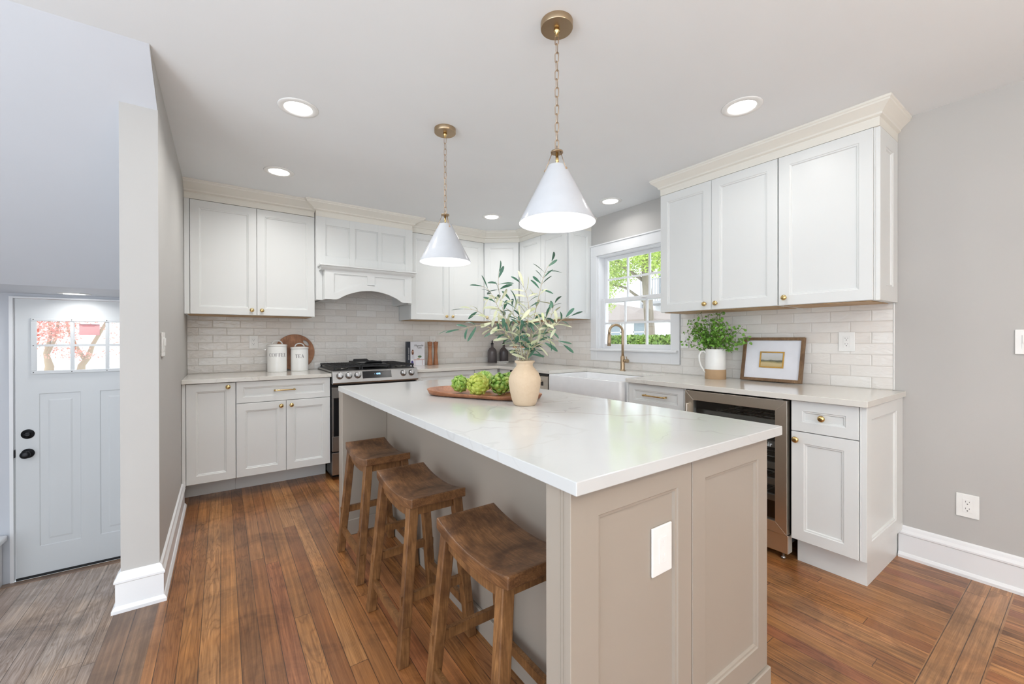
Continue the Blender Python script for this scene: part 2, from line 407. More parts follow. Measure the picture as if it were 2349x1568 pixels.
# wall between stair and kitchen (continues up above the slope)
wl = MB().box(L-SW+.02, L, 2.51, B, LZ, 1.53).prism([(L-SW+.02, 2.51, 1.53), (L-SW+.02, B, 1.53), (L-SW+.02, 3.75, 1.53), (L-SW+.02, 2.51, 2.27)], (0, 0, 0), (SW-.02, 0, 0))
wl.bm.free(); wl = MB()
x0 = L-SW+.02
wl.prism([(x0, 2.51, LZ), (x0, B, LZ), (x0, B, CZ), (x0, 2.51, CZ)], (0, 0, 0), (SW-.02, 0, 0))
wl.prism([(L-.015, 2.248, CZ), (L-.015, 2.51, CZ), (L-.015, 2.51, CZ-.14)], (0, 0, 0), (.015, 0, 0))
wl.build('wall_left', 'wall', kind='structure')
# back wall: kitchen part, entry part with the door opening
slab('wall_back', L, 3.25, B, B+.14, -.1, 2.5, 'wall')
DX0, DX1 = -1.204, -.442
wb = MB().box(-2.75, DX0-.022, B, B+.14, LZ-.1, 1.7).box(DX1+.022, L, B, B+.14, LZ-.1, 1.7).box(DX0-.022, DX1+.022, B, B+.14, 1.512, 1.7)
wb.build('wall_entry', 'wallL', kind='structure')
slab('wall_stair', -2.75, -2.6, 2.1, B+.14, LZ-.1, CZ, 'wallL')
slab('wall_light_block', .5, 3.25, -2.54, -2.4, -.1, 2.5, 'wall')  # added wall out of view, narrows the daylight from behind the camera
# right wall with window opening
WY0, WY1, WZ0, WZ1 = 2.085, 2.905, 1.10, 2.025
wr = MB().box(R, R+.14, -2.4, WY0, -.1, 2.5).box(R, R+.14, WY1, B+.14, -.1, 2.5).box(R, R+.14, WY0, WY1, -.1, WZ0).box(R, R+.14, WY0, WY1, WZ1, 2.5)
wr.build('wall_right', 'wall', kind='structure')
# baseboards
bp = [(0, 0), (.028, 0), (.028, .014), (.020, .026), (.016, .028), (.016, .125), (.021, .13), (.021, .138), (.012, .152), (.009, .165), (.0, .172)]
sweep('baseboard_right', [(R, .655), (R, -2.4)], bp, 'trim')
sweep('baseboard_left', [(x0, 3.6), (x0, 2.51), (L, 2.51), (L, 4.0)][1:] and [(L, 3.79), (L, 2.51), (x0, 2.51), (x0, 2.60)], [(-o, z) for o, z in bp], 'trim')

# entry door frame
MB().box(DX0-.022, DX0-.004, B-.012, B+.10, LZ, 1.512).box(DX1+.004, DX1+.022, B-.012, B+.10, LZ, 1.512).box(DX0-.004, DX1+.004, B-.012, B+.10, 1.500, 1.512).build('trim_1', 'trim', kind='structure')
# stair string, riser and rounded tread to the left of the door
MB().box(-2.4, -1.262, 4.18, 4.40, LZ, -.20).box(-2.4, -1.235, 4.15, 4.40, -.20, -.158, .012, 3).build('trim_2', 'trim', kind='structure')

# tiled backsplash
def back_tile():
    MB().box(L+.001, R-.001, B-.008, B-.0005, .9142, 1.404).box(.6835, 1.5775, B-.008, B-.0005, 1.404, 1.70).build('backsplash', 'tileB', kind='structure')
    mb = MB()
    for y0, y1, z0, z1 in ((.6805, 1.993, .9142, 1.404), (1.993, 3.0, .9142, .9895), (3.0, B-.009, .9142, 1.404)): mb.box(R-.008, R-.0005, y0, y1, z0, z1)
    mb.build('backsplash', 'tileR', kind='structure')
    MB().box(R-.010, R-.0005, .673, .6795, .9142, 1.404, .002).build('trim_3', 'plate', kind='structure')
back_tile()

# ---------------------------------------------------------------- window over the sink
def window():
    xi = R-.022
    c = MB()
    c.box(xi, R, 1.997, 2.075, .9895, 2.03, .002).box(xi, R, 2.915, 2.995, .9895, 2.03, .002)
    c.box(xi, R, 2.075, 2.915, .9895, 1.086, .002).box(xi, R, 1.997, 2.995, 2.03, 2.128, .002).box(xi-.008, R, 1.990, 3.002, 2.128, 2.142, .003)
    c.box(xi-.034, R, 2.005, 2.980, 1.086, 1.108, .008, 3)
    # jamb liner
    c.box(R-.002, R+.14, 2.075, 2.087, 1.10, 2.03).box(R-.002, R+.14, 2.903, 2.915, 1.10, 2.03).box(R-.002, R+.14, 2.087, 2.903, 2.018, 2.03).box(R-.002, R+.14, 2.087, 2.903, 1.10, 1.112)
    w = c.build('window_1', 'trim', kind='structure')
    def sash(name, x, y0, y1, z0, z1, zg0, zg1, yg0, yg1):
        s = MB()
        s.box(x, x+.03, y0, yg0, z0, z1, .002).box(x, x+.03, yg1, y1, z0, z1, .002).box(x, x+.03, yg0, yg1, z0, zg0, .002).box(x, x+.03, yg0, yg1, zg1, z1, .002)
        gw = (yg1-yg0)/3
        for k in (1, 2): s.box(x+.006, x+.022, yg0+gw*k-.009, yg0+gw*k+.009, zg0, zg1)
        zm = (zg0+zg1)/2; s.box(x+.0065, x+.0215, yg0, yg1, zm-.009, zm+.009)
        o = s.build(name, 'trim', w)
        MB().box(x+.012, x+.016, yg0, yg1, zg0, zg1).build('pane', 'glass', o)
    sash('sash', R+.085, 2.087, 2.903, 1.56, 2.018, 1.605, 1.985, 2.125, 2.865)
    sash('sash', R+.045, 2.087, 2.903, 1.112, 1.60, 1.152, 1.562, 2.125, 2.865)
    MB().box(R+.036, R+.045, 2.36, 2.42, 1.578, 1.590, .003).build('latch', 'plate', w)
window()

# ---------------------------------------------------------------- entry door with six-lite window
def entry_door():
    t = empty('door_1', ((DX0+DX1)/2, B+.02, LZ), kind='structure')
    y0, z0, z1 = B+.004, LZ+.006, 1.497
    gx0, gx1, gz0, gz1 = -1.107, -.539, .975, 1.345
    W_ = DX1-DX0-.006; a = DX0+.003
    s = MB(); bm = s.bm
    # slab built from stiles and rails around the glass opening, two raised panels below
    s.box(a, a+W_, y0+.004, y0+.042, z0, gz0).box(a, gx0, y0+.004, y0+.042, gz0, gz1).box(gx1, a+W_, y0+.004, y0+.042, gz0, gz1).box(a, a+W_, y0+.004, y0+.042, gz1, z1)
    # skin face with two panels cut in as depth steps
    f = MB
    s.box(a, a+W_, y0, y0+.004, .815, gz0).box(a, gx0, y0, y0+.004, gz0, gz1).box(gx1, a+W_, y0, y0+.004, gz0, gz1).box(a, a+W_, y0, y0+.004, gz1, z1).box(a, a+W_, y0, y0+.004, z0, -.29)
    P = [(-1.087, -.873), (-.770, -.556)]
    s.box(a, P[0][0], y0, y0+.004, -.29, .815).box(P[0][1], P[1][0], y0, y0+.004, -.29, .815).box(P[1][1], a+W_, y0, y0+.004, -.29, .815)
    slabm = s.build('slab', 'door', t)
    for p0, p1 in P:
        q = MB(); rings = [(0, y0), (.012, y0+.010), (.022, y0+.010), (.055, y0+.001)]; prev = None
        for o, y in rings:
            r = [q.bm.verts.new((x, y, z)) for x, z in ((p0+o, -.29+o), (p1-o, -.29+o), (p1-o, .815-o), (p0+o, .815-o))]
            if prev:
                for k in range(4): q.bm.faces.new((prev[k], prev[(k+1) % 4], r[(k+1) % 4], r[k]))
            prev = r
        q.bm.faces.new(prev); q.build('raised_panel', 'door', slabm)
    # glazing frame and bars
    g = MB(); fy = y0-.012
    for x_0, x_1, z_0, z_1 in ((gx0-.018, gx1+.018, gz1-.006, gz1+.018), (gx0-.018, gx1+.018, gz0-.018, gz0+.006), (gx0-.018, gx0+.012, gz0+.006, gz1-.006), (gx1-.012, gx1+.018, gz0+.006, gz1-.006)):
        g.box(x_0, x_1, fy, y0, z_0, z_1, .003)
    gw = (gx1-gx0)/3
    for k in (1, 2): g.box(gx0+gw*k-.009, gx0+gw*k+.009, fy+.006, y0+.02, gz0+.006, gz1-.006)
    g.box(gx0+.01, gx1-.01, fy+.0065, y0+.0195, 1.155, 1.171)
    gl = g.build('glazing_frame', 'door', t)
    for x in (gx0-.004, gx0+gw, gx0+2*gw, gx1+.004):
        for z in (gz0-.006, gz1+.006): MB().lathe([(.0035, 0), (.0025, .0015)], (x, fy, z), 8, (0, -1, 0)).build('screw', 'slot', gl)
    MB().lathe([(.0035, 0), (.0025, .0015)], (gx0-.004, fy, 1.163), 8, (0, -1, 0)).build('screw', 'slot', gl)
    MB().box(gx0, gx1, y0+.018, y0+.022, gz0, gz1).build('pane', 'glass', t)
    for z, kn in ((.530, 0), (.392, 1)):
        x = -1.142
        k = MB().lathe([(.034, 0), (.034, .004), (.030, .009), (.012, .010), (.012, .012)], (x, y0, z), 28, (0, -1, 0)).build('deadbolt' if not kn else 'door_knob', 'oilbronze', t)
        if kn: MB().lathe([(.011, .010), (.011, .030), (.020, .036), (.026, .046), (.027, .056), (.020, .064), (.009, .066), (0, .066)], (x, y0, z), 28, (0, -1, 0)).build('grip', 'oilbronze', k)
        else: MB().box(x-.017, x+.017, y0-.024, y0-.010, z-.0035, z+.0035, .002).build('thumb_turn', 'oilbronze', k)
    MB().box(DX0-.006, DX0+.0025, y0-.008, y0+.02, .370, .425, .002).build('strike_plate', 'oilbronze', t)
    MB().box(a, a+W_, y0-.006, y0+.03, LZ+.0045, LZ+.022).build('door_sweep', 'rubber', t)
    nt = empty('notice', (-.828, y0+.012, 1.28), 'pink printed notice taped to the entry door glass', 'notice')
    MB().box(-.884, -.772, y0+.014, y0+.0155, 1.238, 1.322).build('sheet', plain('pink_paper', (226, 172, 174), .7), nt)
    ln = MB()
    for k, (xa, xb) in enumerate(((-.872, -.79), (-.866, -.80))): ln.box(xa, xb, y0+.0132, y0+.0139, 1.312-k*.007, 1.3145-k*.007)
    ln.build('print', plain('red_ink', (196, 110, 118), .7), nt)
entry_door()

# ---------------------------------------------------------------- small builders shared by cabinets
def knob_mb(p, n):
    return MB().lathe([(.008, 0), (.0065, .003), (.0055, .012), (.0105, .016), (.0155, .020), (.0165, .024), (.0135, .029), (.007, .0315), (0, .032)], p, 20, n)
def knob(p, n, parent): return knob_mb(p, n).build('knob', 'brass', parent)
def pull(a, b, n, parent):
    a, b, n = Vector(a), Vector(b), Vector(n); d = (b-a).normalized()
    mb = MB().tube([a+n*.026-d*.008, a+n*.027, b+n*.027, b+n*.026+d*.008], .0052, 12)
    for p in (a, b): mb.lathe([(.0075, 0), (.0055, .004), (.0055, .026)], p, 12, n); mb.lathe([(.0072, -.003), (.0072, .003)], p+n*.0265, 12, d)
    return mb.build('pull', 'brass', parent)
class Run:
    """frame of reference of a cabinet run: a along, outward normal, face position"""
    def __init__(s, axis, face, back):
        s.axis, s.face, s.back = axis, face, back
    def P(s, a, d, z):   # d = distance behind the door face
        return (a, s.face+d, z) if s.axis == 'x' else (s.face+d, a, z)
    def N(s): return (0, -1, 0) if s.axis == 'x' else (-1, 0, 0)
    def box(s, mb, a0, a1, d0, d1, z0, z1, bev=0.0):
        p, q = s.P(a0, d0, z0), s.P(a1, d1, z1)
        return mb.box(min(p[0], q[0]), max(p[0], q[0]), min(p[1], q[1]), max(p[1], q[1]), z0, z1, bev)
    def front(s, name, a0, a1, z0, z1, parent, frame=.057, mt='cab', **kw):
        mb = MB()
        if s.axis == 'x': mb.panel(s.P(a0, .02, z0), (1, 0, 0), (0, 0, 1), (0, -1, 0), a1-a0, z1-z0, .02, frame, **kw)
        else: mb.panel(s.P(a1, .02, z0), (0, -1, 0), (0, 0, 1), (-1, 0, 0), a1-a0, z1-z0, .02, frame, **kw)
        return mb.build(name, mt, parent)
    def knob(s, a, z, parent): return knob(s.P(a, .0, z), s.N(), parent)
    def pull(s, a, b, z, parent): return pull(s.P(a, 0, z), s.P(b, 0, z), s.N(), parent)
bk = Run('x', 3.785, B); rg = Run('y', 2.480, R); ub = Run('x', 4.058, B); ur = Run('y', 2.760, R)
def cabinet(run, name, label, cat, a0, a1, z0=.147, z1=.8835, depth=None, kick=None, under=None, fill=(), bx=None, group=None):
    d1 = (run.back-run.face)-.002 if depth is None else depth
    t = empty(name, run.P((a0+a1)/2, .2, 0 if kick else z0), label, cat, group)
    e = .0006
    run.box(MB(), a0+e, a1-e, .0215, d1-(.007 if not kick else 0), z0, z1).build('body', 'cab', t)
    if kick: run.box(MB(), a0+e, a1-e, kick, d1, .0005, z0-.001).build('toe_kick', 'cab', t)
    if under: run.box(MB(), a0+.02, a1-.02, .03, d1-.012, z0-.004, z0-.0005).build('underside', 'tan', t)
    for f0, f1 in fill: run.box(MB(), f0+e, f1-e, .001, .021, z0, z1).build('filler', 'cab', t)
    return t

# ---------------------------------------------------------------- base cabinets, back run
t = cabinet(bk, 'base_cabinet', 'white base cabinet with a single tall door beside the left wall', 'cabinet', -.2395, .084, kick=.219, fill=[(-.2395, -.2175)])
d = bk.front('door', -.215, .081, .15, .879, t); bk.knob(.035, .848, d)
t = cabinet(bk, 'base_cabinet', 'white base cabinet with one wide drawer above two doors, left of the range', 'cabinet', .084, .757, kick=.219)
d = bk.front('drawer', .087, .753, .716, .879, t, .043); bk.pull(.342, .480, .800, d)
d = bk.front('door', .087, .4205, .15, .712, t); bk.knob(.385, .674, d)
d = bk.front('door', .4235, .753, .15, .712, t); bk.knob(.459, .674, d)
t = cabinet(bk, 'base_cabinet', 'white base cabinet right of the range, hidden below by the island', 'cabinet', 1.524, 2.169, kick=.219)
d = bk.front('drawer', 1.528, 2.166, .716, .879, t, .043)
d = bk.front('door', 1.528, 1.845, .15, .712, t); d = bk.front('door', 1.849, 2.166, .15, .712, t)
t = empty('corner_cabinet', (2.8, 4.1, 0), 'white corner base cabinet where the two counters meet', 'cabinet')
MB().box(2.1705, R-.002, 3.807, B-.009, .147, .8835).box(2.502, R-.002, 3.581, 3.8065, .147, .8835).build('body', 'cab', t)
MB().box(2.1705, R-.05, 4.004, B-.01, .0005, .146).box(2.66, R-.05, 3.581, 4.0035, .0005, .146).build('toe_kick', 'cab', t)
d = bk.front('door', 2.173, 2.457, .15, .879, t); bk.knob(2.224, .845, d)
d = rg.front('door', 3.583, 3.783, .15, .879, t)

# ---------------------------------------------------------------- base cabinets, window run
t = cabinet(rg, 'sink_cabinet', 'white base cabinet under the farmhouse sink', 'cabinet', 2.052, 2.930, z1=.640, kick=.10)
MB().box(2.502, 2.52, 2.0525, 2.064, .642, .8835).build('filler', 'cab', t)
rg.front('door', 2.056, 2.489, .15, .637, t); rg.front('door', 2.493, 2.926, .15, .637, t)
t = cabinet(rg, 'base_cabinet', 'white base cabinet with one drawer between the sink and the wine cooler', 'cabinet', 1.566, 2.051, kick=.10, fill=[(1.566, 1.578), (2.030, 2.051)])
d = rg.front('drawer', 1.581, 2.028, .716, .879, t, .043); rg.pull(1.712, 1.880, .803, d)
d = rg.front('door', 1.581, 2.028, .15, .712, t)
t = cabinet(rg, 'base_cabinet', 'narrow white base cabinet at the right end of the window run', 'cabinet', .659, .957, kick=.087)
d = rg.front('drawer', .669, .954, .720, .879, t, .05); rg.knob(.813, .802, d)
d = rg.front('door', .669, .954, .147, .716, t); rg.knob(.928, .676, d)
MB().panel((2.4865, .6585, .148), (1, 0, 0), (0, 0, 1), (0, -1, 0), R-2.4865-.002, .7355, .0185, ins=(.072, .118, .080, .066), dp=.012).build('end_panel', 'cab', t)
MB().box(2.484, 2.4995, .6589, .6665, .148, .8835, .001).build('corner_post', 'cab', t)
# ---------------------------------------------------------------- countertops
def worktop(name, outline, mt, label, cat='worktop'):
    x = [p[0] for p in outline]; y = [p[1] for p in outline]
    t = empty(name, (sum(x)/len(x), sum(y)/len(y), .884), label, cat)
    MB().prism([(px, py, .884) for px, py in outline], (0, 0, 0), (0, 0, .030)).build('slab', mt, t, bevel=.002); return t
yb = B-.0085; xb = R-.0085
worktop('countertop', [(L+.001, 3.761), (.7605, 3.761), (.7605, yb), (L+.001, yb)], 'quartz', 'short light quartz countertop left of the range holding the canisters')
worktop('countertop', [(1.5205, 3.761), (2.445, 3.761), (2.445, 2.905), (2.925, 2.905), (2.925, 2.032), (2.445, 2.032), (2.445, .627), (R-.001, .627), (R-.001, .6715), (xb, .6715), (xb, yb), (1.5205, yb)],
        'quartz', 'long L-shaped light quartz countertop running past the sink under the window')

# ---------------------------------------------------------------- farmhouse sink and tap
def sink():
    t = empty('farmhouse_sink', (2.68, 2.47, .642), 'white fireclay farmhouse sink below the window', 'sink')
    x0, x1, y0, y1, z0, z1 = 2.432, 2.923, 2.066, 2.903, .6425, .8835
    mb = MB(); w = .022
    def ring(o, z, r=.02):
        pts = []
        for cx, cy, a in ((x1-o-r, y1-o-r, 0), (x0+o+r, y1-o-r, 90), (x0+o+r, y0+o+r, 180), (x1-o-r, y0+o+r, 270)):
            for k in range(6): q = math.radians(a+18*k); pts.append(mb.bm.verts.new((cx+r*math.cos(q), cy+r*math.sin(q), z)))
        return pts
    Rg = [ring(.004, z0), ring(0, z0+.006), ring(0, z1-.006), ring(.003, z1-.001), ring(.006, z1), ring(w-.003, z1), ring(w, z1-.004, .03), ring(w+.004, z0+.05, .04), ring(w+.03, z0+.025, .05)]
    for A, B_ in zip(Rg, Rg[1:]):
        for k in range(24): f = mb.bm.faces.new((A[k], A[(k+1) % 24], B_[(k+1) % 24], B_[k])); f.smooth = True
    mb.bm.faces.new(Rg[-1]); mb.bm.faces.new(list(reversed(Rg[0])))
    mb.build('basin', 'sink', t, auto=50)
    MB().lathe([(.045, 0), (.045, .003), (.03, .003), (.028, .0005)], (2.68, 2.48, z0+.0255), 24).build('drain', 'steel', t)
sink()
def tap():
    t = empty('kitchen_tap', (2.990, 2.514, .914), 'brushed gold gooseneck pull-down tap behind the sink', 'tap', rz=0)
    x, y = 2.990, 2.514
    MB().lathe([(.027, 0), (.027, .004), (.0215, .006), (.0195, .012), (.0195, .125), (.0165, .130), (.0165, .136)], (x, y, .9141), 28).build('base', 'bronze', t)
    hx = Vector((-.86, .51, 0)).normalized()          # spout swings over the bowl towards the room
    r = .062; c = Vector((x, y, 1.268)) + hx*r
    pts = [(x, y, 1.048), (x, y, 1.16), (x, y, 1.268)] + [tuple(c - hx*r*math.cos(math.radians(a)) + Vector((0, 0, r*math.sin(math.radians(a))))) for a in range(12, 169, 12)]
    e = c+hx*r
    pts += [tuple(e), tuple(e+Vector((0, 0, -.025))+hx*.001)]
    MB().tube(pts, .0115, 18).build('spout', 'bronze', t)
    MB().tube([e+Vector((0, 0, -.02)), e+Vector((0, 0, -.024)), e+Vector((0, 0, -.10))+hx*.002, e+Vector((0, 0, -.13))+hx*.003], [.012, .0155, .0165, .0165], 18).build('spray_head', 'bronze', t)
    MB().tube([(x+.0, y-.015, 1.004), (x-.004, y-.050, 1.004)], .0145, 18).lathe([(.0175, 0), (.0175, .012), (.012, .014)], (x-.004, y-.050, 1.004), 18, (-.1, -1, 0)).tube([(x-.006, y-.058, 1.006), (x-.03, y-.064, 1.045)], .004, 10).build('lever', 'bronze', t)
tap()

# ---------------------------------------------------------------- gas range
def gas_range():
    t = empty('gas_range', (1.14, 4.05, 0), 'stainless steel slide-in gas range with black grates and front knobs', 'range')
    x0, x1 = .7635, 1.5185; yb = B-.012
    MB().box(x0, x1, 3.79, yb, .035, .918).build('body', 'black', t)
    MB().box(x0+.02, x1-.02, 3.86, yb-.05, .0005, .034).build('plinth', 'black', t)
    # bottom drawer, oven door, fascia
    MB().box(x0, x1, 3.755, 3.789, .045, .235, .003).build('warming_drawer', 'steel', t)
    d = MB().box(x0, x1, 3.752, 3.789, .245, .375, .003).box(x0, x1, 3.752, 3.789, .700, .795, .003).box(x0, x0+.012, 3.754, 3.789, .375, .700).box(x1-.012, x1, 3.754, 3.789, .375, .700).build('oven_door', 'steel', t)
    MB().box(x0+.012, x1-.012, 3.753, 3.789, .375, .700).build('oven_glass', 'gloss', d)
    h = MB().tube([(x0+.06, 3.708, .750), (x1-.06, 3.708, .750)], .012, 14)
    for x in (x0+.07, x1-.07): h.box(x-.010, x+.010, 3.708, 3.752, .742, .758)
    h.build('oven_handle', 'steel', d)
    f = MB().prism([(x0-.001, 3.789, .822), (x0-.001, 3.720, .822), (x0-.001, 3.716, .834), (x0-.001, 3.722, .852), (x0-.001, 3.745, .926), (x0-.001, 3.789, .932)], (0, 0, 0), (x1-x0+.002, 0, 0)).build('control_fascia', 'steel', t, bevel=.0015)
    nrm = Vector((0, -.955, .297)).normalized()
    def fp(x, s): a = Vector((x, 3.722, .852)); b = Vector((x, 3.745, .926)); return a+(b-a)*s
    for x in (.821, .894, .968, 1.379, 1.457):
        k = MB().lathe([(.029, 0), (.029, .004), (.024, .006), (.0225, .024), (.020, .028), (0, .029)], fp(x, .52), 28, nrm).build('knob', 'steel', f)
        p = fp(x, .52)+nrm*.029; u = Vector((1, 0, 0)); w = nrm.cross(u)
        MB().bar(p-w*.021+nrm*.004, p+w*.021+nrm*.004, .010, .011, nrm, .002).build('knob_grip', metal('chrome', (214, 214, 214), .14), k)
    q = [fp(1.010, .10), fp(1.266, .10), fp(1.266, .93), fp(1.010, .93)]
    dp = MB().prism([tuple(p) for p in q], nrm*.0002, nrm*.0022).build('display', 'gloss', f)
    u = Vector((1, 0, 0)); w = (fp(1.1, 1)-fp(1.1, 0)).normalized()
    c = fp(1.130, .58)+nrm*.0026
    dg = MB()
    def bar(cx, cy, lx, ly): 
        a = c+u*cx+w*cy
        dg.bar(a-u*lx/2, a+u*lx/2, .0006, ly, w)
    segs = {'1': 'bc', '2': 'abged', '0': 'abcdef', '5': 'afgcd'}
    def digit(ch, ox):
        P_ = {'a': (0, .006, .005, .0016), 'g': (0, 0, .005, .0016), 'd': (0, -.006, .005, .0016), 'f': (-.0028, .003, .0016, .006), 'b': (.0028, .003, .0016, .006), 'e': (-.0028, -.003, .0016, .006), 'c': (.0028, -.003, .0016, .006)}
        for s_ in segs[ch]: bx, by, lx, ly = P_[s_]; bar(ox+bx, by, lx, ly)
    digit('1', .0); digit('2', .010); digit('0', .023); digit('5', .033); bar(.0165, .003, .0015, .0015); bar(.0165, -.003, .0015, .0015); bar(-.014, 0, .003, .003)
    dg.build('digits', 'digits', dp)
    # cooktop
    ct = MB().box(x0-.001, x1+.001, 3.75, yb, .9185, .933, .004, 2).build('cooktop', 'steel', t)
    MB().box(x0+.014, x1-.014, 3.775, yb-.012, .9335, .938, .002).build('burner_tray', 'black', ct)
    for bx, by, r in ((.88, 3.90, .045), (.88, 4.22, .036), (1.14, 4.06, .05), (1.40, 3.90, .04), (1.40, 4.22, .032)):
        b = MB().lathe([(r, 0), (r, .010), (r*.8, .012)], (bx, by, .9385), 24).build('burner', metal('burner_alloy', (150, 148, 144), .4), ct)
        MB().lathe([(r*.75, 0), (r*.75, .006), (r*.5, .008), (0, .008)], (bx, by, .9508), 24).build('burner_cap', 'iron', b)
    for gx0, gx1 in ((x0+.018, 1.008), (1.014, 1.268), (1.274, x1-.018)):
        g = MB(); zt, zb = .9725, .9385
        gy0, gy1 = 3.785, 4.365
        for y in (gy0, gy1): g.bar((gx0, y, zt-.008), (gx1, y, zt-.008), .010, .014)
        for x in (gx0+.005, gx1-.005): g.bar((x, gy0, zt-.008), (x, gy1, zt-.008), .010, .014)
        g.bar((gx0, (gy0+gy1)/2, zt-.006), (gx1, (gy0+gy1)/2, zt-.006), .010, .010)
        for k in range(1, 7):
            x = gx0+(gx1-gx0)*k/7; g.bar((x, gy0, zt-.005), (x, gy1, zt-.005), .007, .010)
        for x in (gx0+.008, gx1-.008):
            for y in (gy0+.008, gy1-.008): g.bar((x, y, zb), (x, y, zt-.01), .012, .012, (0, 1, 0))
        g.build('grate', 'iron', t)
    g = empty('griddle', (1.141, 4.06, .973), 'dark cast iron griddle on the middle grate of the range', 'griddle')
    MB().box(1.022, 1.260, 3.86, 4.27, .973, .979, .002).build('plate', metal('griddle_top', (120, 122, 124), .45, None, .6), g)
    r = MB()
    for x in (1.022, 1.250): r.box(x, x+.010, 3.86, 4.27, .979, .990, .002)
    for y in (3.86, 4.26): r.box(1.022, 1.260, y, y+.010, .979, .990, .002)
    r.build('rim', 'iron', g)
    for y, s in ((3.86, -1), (4.27, 1)): MB().prism([(1.06, y, .981), (1.222, y, .981), (1.205, y+s*.035, .999), (1.077, y+s*.035, .999)], (0, 0, 0), (0, 0, .007)).build('handle', 'iron', g)
gas_range()

# ---------------------------------------------------------------- dishwasher
def dishwasher():
    t = empty('dishwasher', (2.78, 3.255, 0), 'stainless dishwasher between the corner cabinet and the sink', 'dishwasher')
    MB().box(2.502, R-.01, 2.933, 3.578, .09, .8835).build('body', 'black', t)
    MB().box(2.56, R-.02, 2.945, 3.565, .0005, .0895).build('plinth', 'black', t)
    d = MB().box(2.470, 2.5015, 2.955, 3.574, .11, .855, .003).build('door', 'steely', t)
    MB().box(2.474, 2.5015, 2.955, 3.574, .8555, .878, .002).build('control_strip', 'gloss', t)
    MB().box(2.4675, 2.4699, 3.02, 3.51, .765, .800).build('handle_recess', 'slot', d)
    MB().tube([(2.455, 3.03, .806), (2.455, 3.50, .806)], .008, 12).box(2.455, 2.4699, 3.04, 3.052, .801, .811).box(2.455, 2.4699, 3.478, 3.49, .801, .811).build('handle', 'steely', d)
dishwasher()

# ---------------------------------------------------------------- wine cooler
def cooler():
    t = empty('wine_cooler', (2.78, 1.26, 0), 'stainless wine cooler with a glass door under the right countertop', 'wine cooler')
    y0, y1 = .968, 1.560
    c = MB().box(2.525, 2.54, y0, y0+.02, .10, .876).box(2.54, R-.02, y0, y0+.02, .10, .872).box(2.54, R-.02, y1-.02, y1, .10, .872).box(2.54, R-.02, y0+.02, y1-.02, .852, .872).box(2.54, R-.02, y0+.02, y1-.02, .10, .12).box(R-.04, R-.02, y0+.02, y1-.02, .12, .852)
    c.build('housing', 'black', t)
    z0, z1, w = .155, .873, .058
    dx = 2.462
    d = MB()
    d.prism([(dx, y0, z0), (dx, y1, z0), (dx, y1-w, z0+w), (dx, y0+w, z0+w)], (0, 0, 0), (.036, 0, 0))
    d.prism([(dx, y0, z1), (dx, y1, z1), (dx, y1-w, z1-w), (dx, y0+w, z1-w)], (0, 0, 0), (.036, 0, 0))
    d.prism([(dx, y0, z0), (dx, y0, z1), (dx, y0+w, z1-w), (dx, y0+w, z0+w)], (0, 0, 0), (.036, 0, 0))
    d.prism([(dx, y1, z0), (dx, y1, z1), (dx, y1-w, z1-w), (dx, y1-w, z0+w)], (0, 0, 0), (.036, 0, 0))
    dr = d.build('door', 'steely', t, bevel=.001)
    MB().box(dx+.012, dx+.018, y0+w-.004, y1-w+.004, z0+w-.004, z1-w+.004).build('glass', 'coolglass', dr)
    MB().box(dx-.028, dx-.001, y1-.030, y1-.018, .60, .792, .003).build('handle', 'steely', dr)
    for k, z in enumerate((.712, .59, .470, .380, .290)):
        s = MB().box(2.545, 2.562, y0+.03, y1-.03, z, z+.038, .002)
        for q in range(8): s.tube([(2.562, y0+.06+q*.066, z+.006), (R-.05, y0+.06+q*.066, z+.006)], .003, 6)
        for q in range(3): s.tube([(2.66+q*.14, y0+.03, z+.003), (2.66+q*.14, y1-.03, z+.003)], .0035, 6)
        s.build('shelf', metal('shelf_wire', (196, 194, 186), .35), t)
    g = MB().box(2.478, 2.53, y0, y1, .048, .148, .003).build('grille', 'steely', t)
    s = MB()
    for k in range(6): s.box(2.4765, 2.4779, y0+.11, y1-.11, .066+k*.0125, .0715+k*.0125)
    s.build('vents', 'slot', g)
    for fy in (y0+.04, y1-.04): MB().lathe([(.012, 0), (.012, .012), (.006, .014), (.006, .046)], (2.52, fy, .001), 12).build('foot', 'steel', t)
    MB().bar((2.475, y0+.02, .8770), (2.475, y0+.055, .8770), .02, .004).build('hinge', 'steel', t)
    o = words('newair', .034, .0003, dr)
    o.rotation_euler = (PI/2, 0, -PI/2); o.location = Vector((dx+.0112, 1.138, .612))-t.location
    o.data.materials.append(plain('white_print', (220, 226, 232), .5))
cooler()

# ---------------------------------------------------------------- upper cabinets
ZU, ZT = 1.405, 2.298
t = cabinet(ub, 'wall_cabinet', 'white two-door wall cabinet left of the range hood', 'wall cabinet', -.2395, .6825, ZU, ZT, under=True, fill=[(-.2395, -.206)])
d = ub.front('door', -.203, .2375, ZU+.001, ZT-.003, t); ub.knob(.202, 1.446, d)
d = ub.front('door', .2405, .681, ZU+.001, ZT-.003, t); ub.knob(.274, 1.446, d)
t = cabinet(ub, 'wall_cabinet', 'white two-door wall cabinet right of the range hood', 'wall cabinet', 1.5785, 2.449, ZU, ZT, under=True)
d = ub.front('door', 1.581, 2.0105, ZU+.001, ZT-.003, t); ub.knob(1.975, 1.446, d)
d = ub.front('door', 2.0135, 2.446, ZU+.001, ZT-.003, t); ub.knob(2.048, 1.446, d)
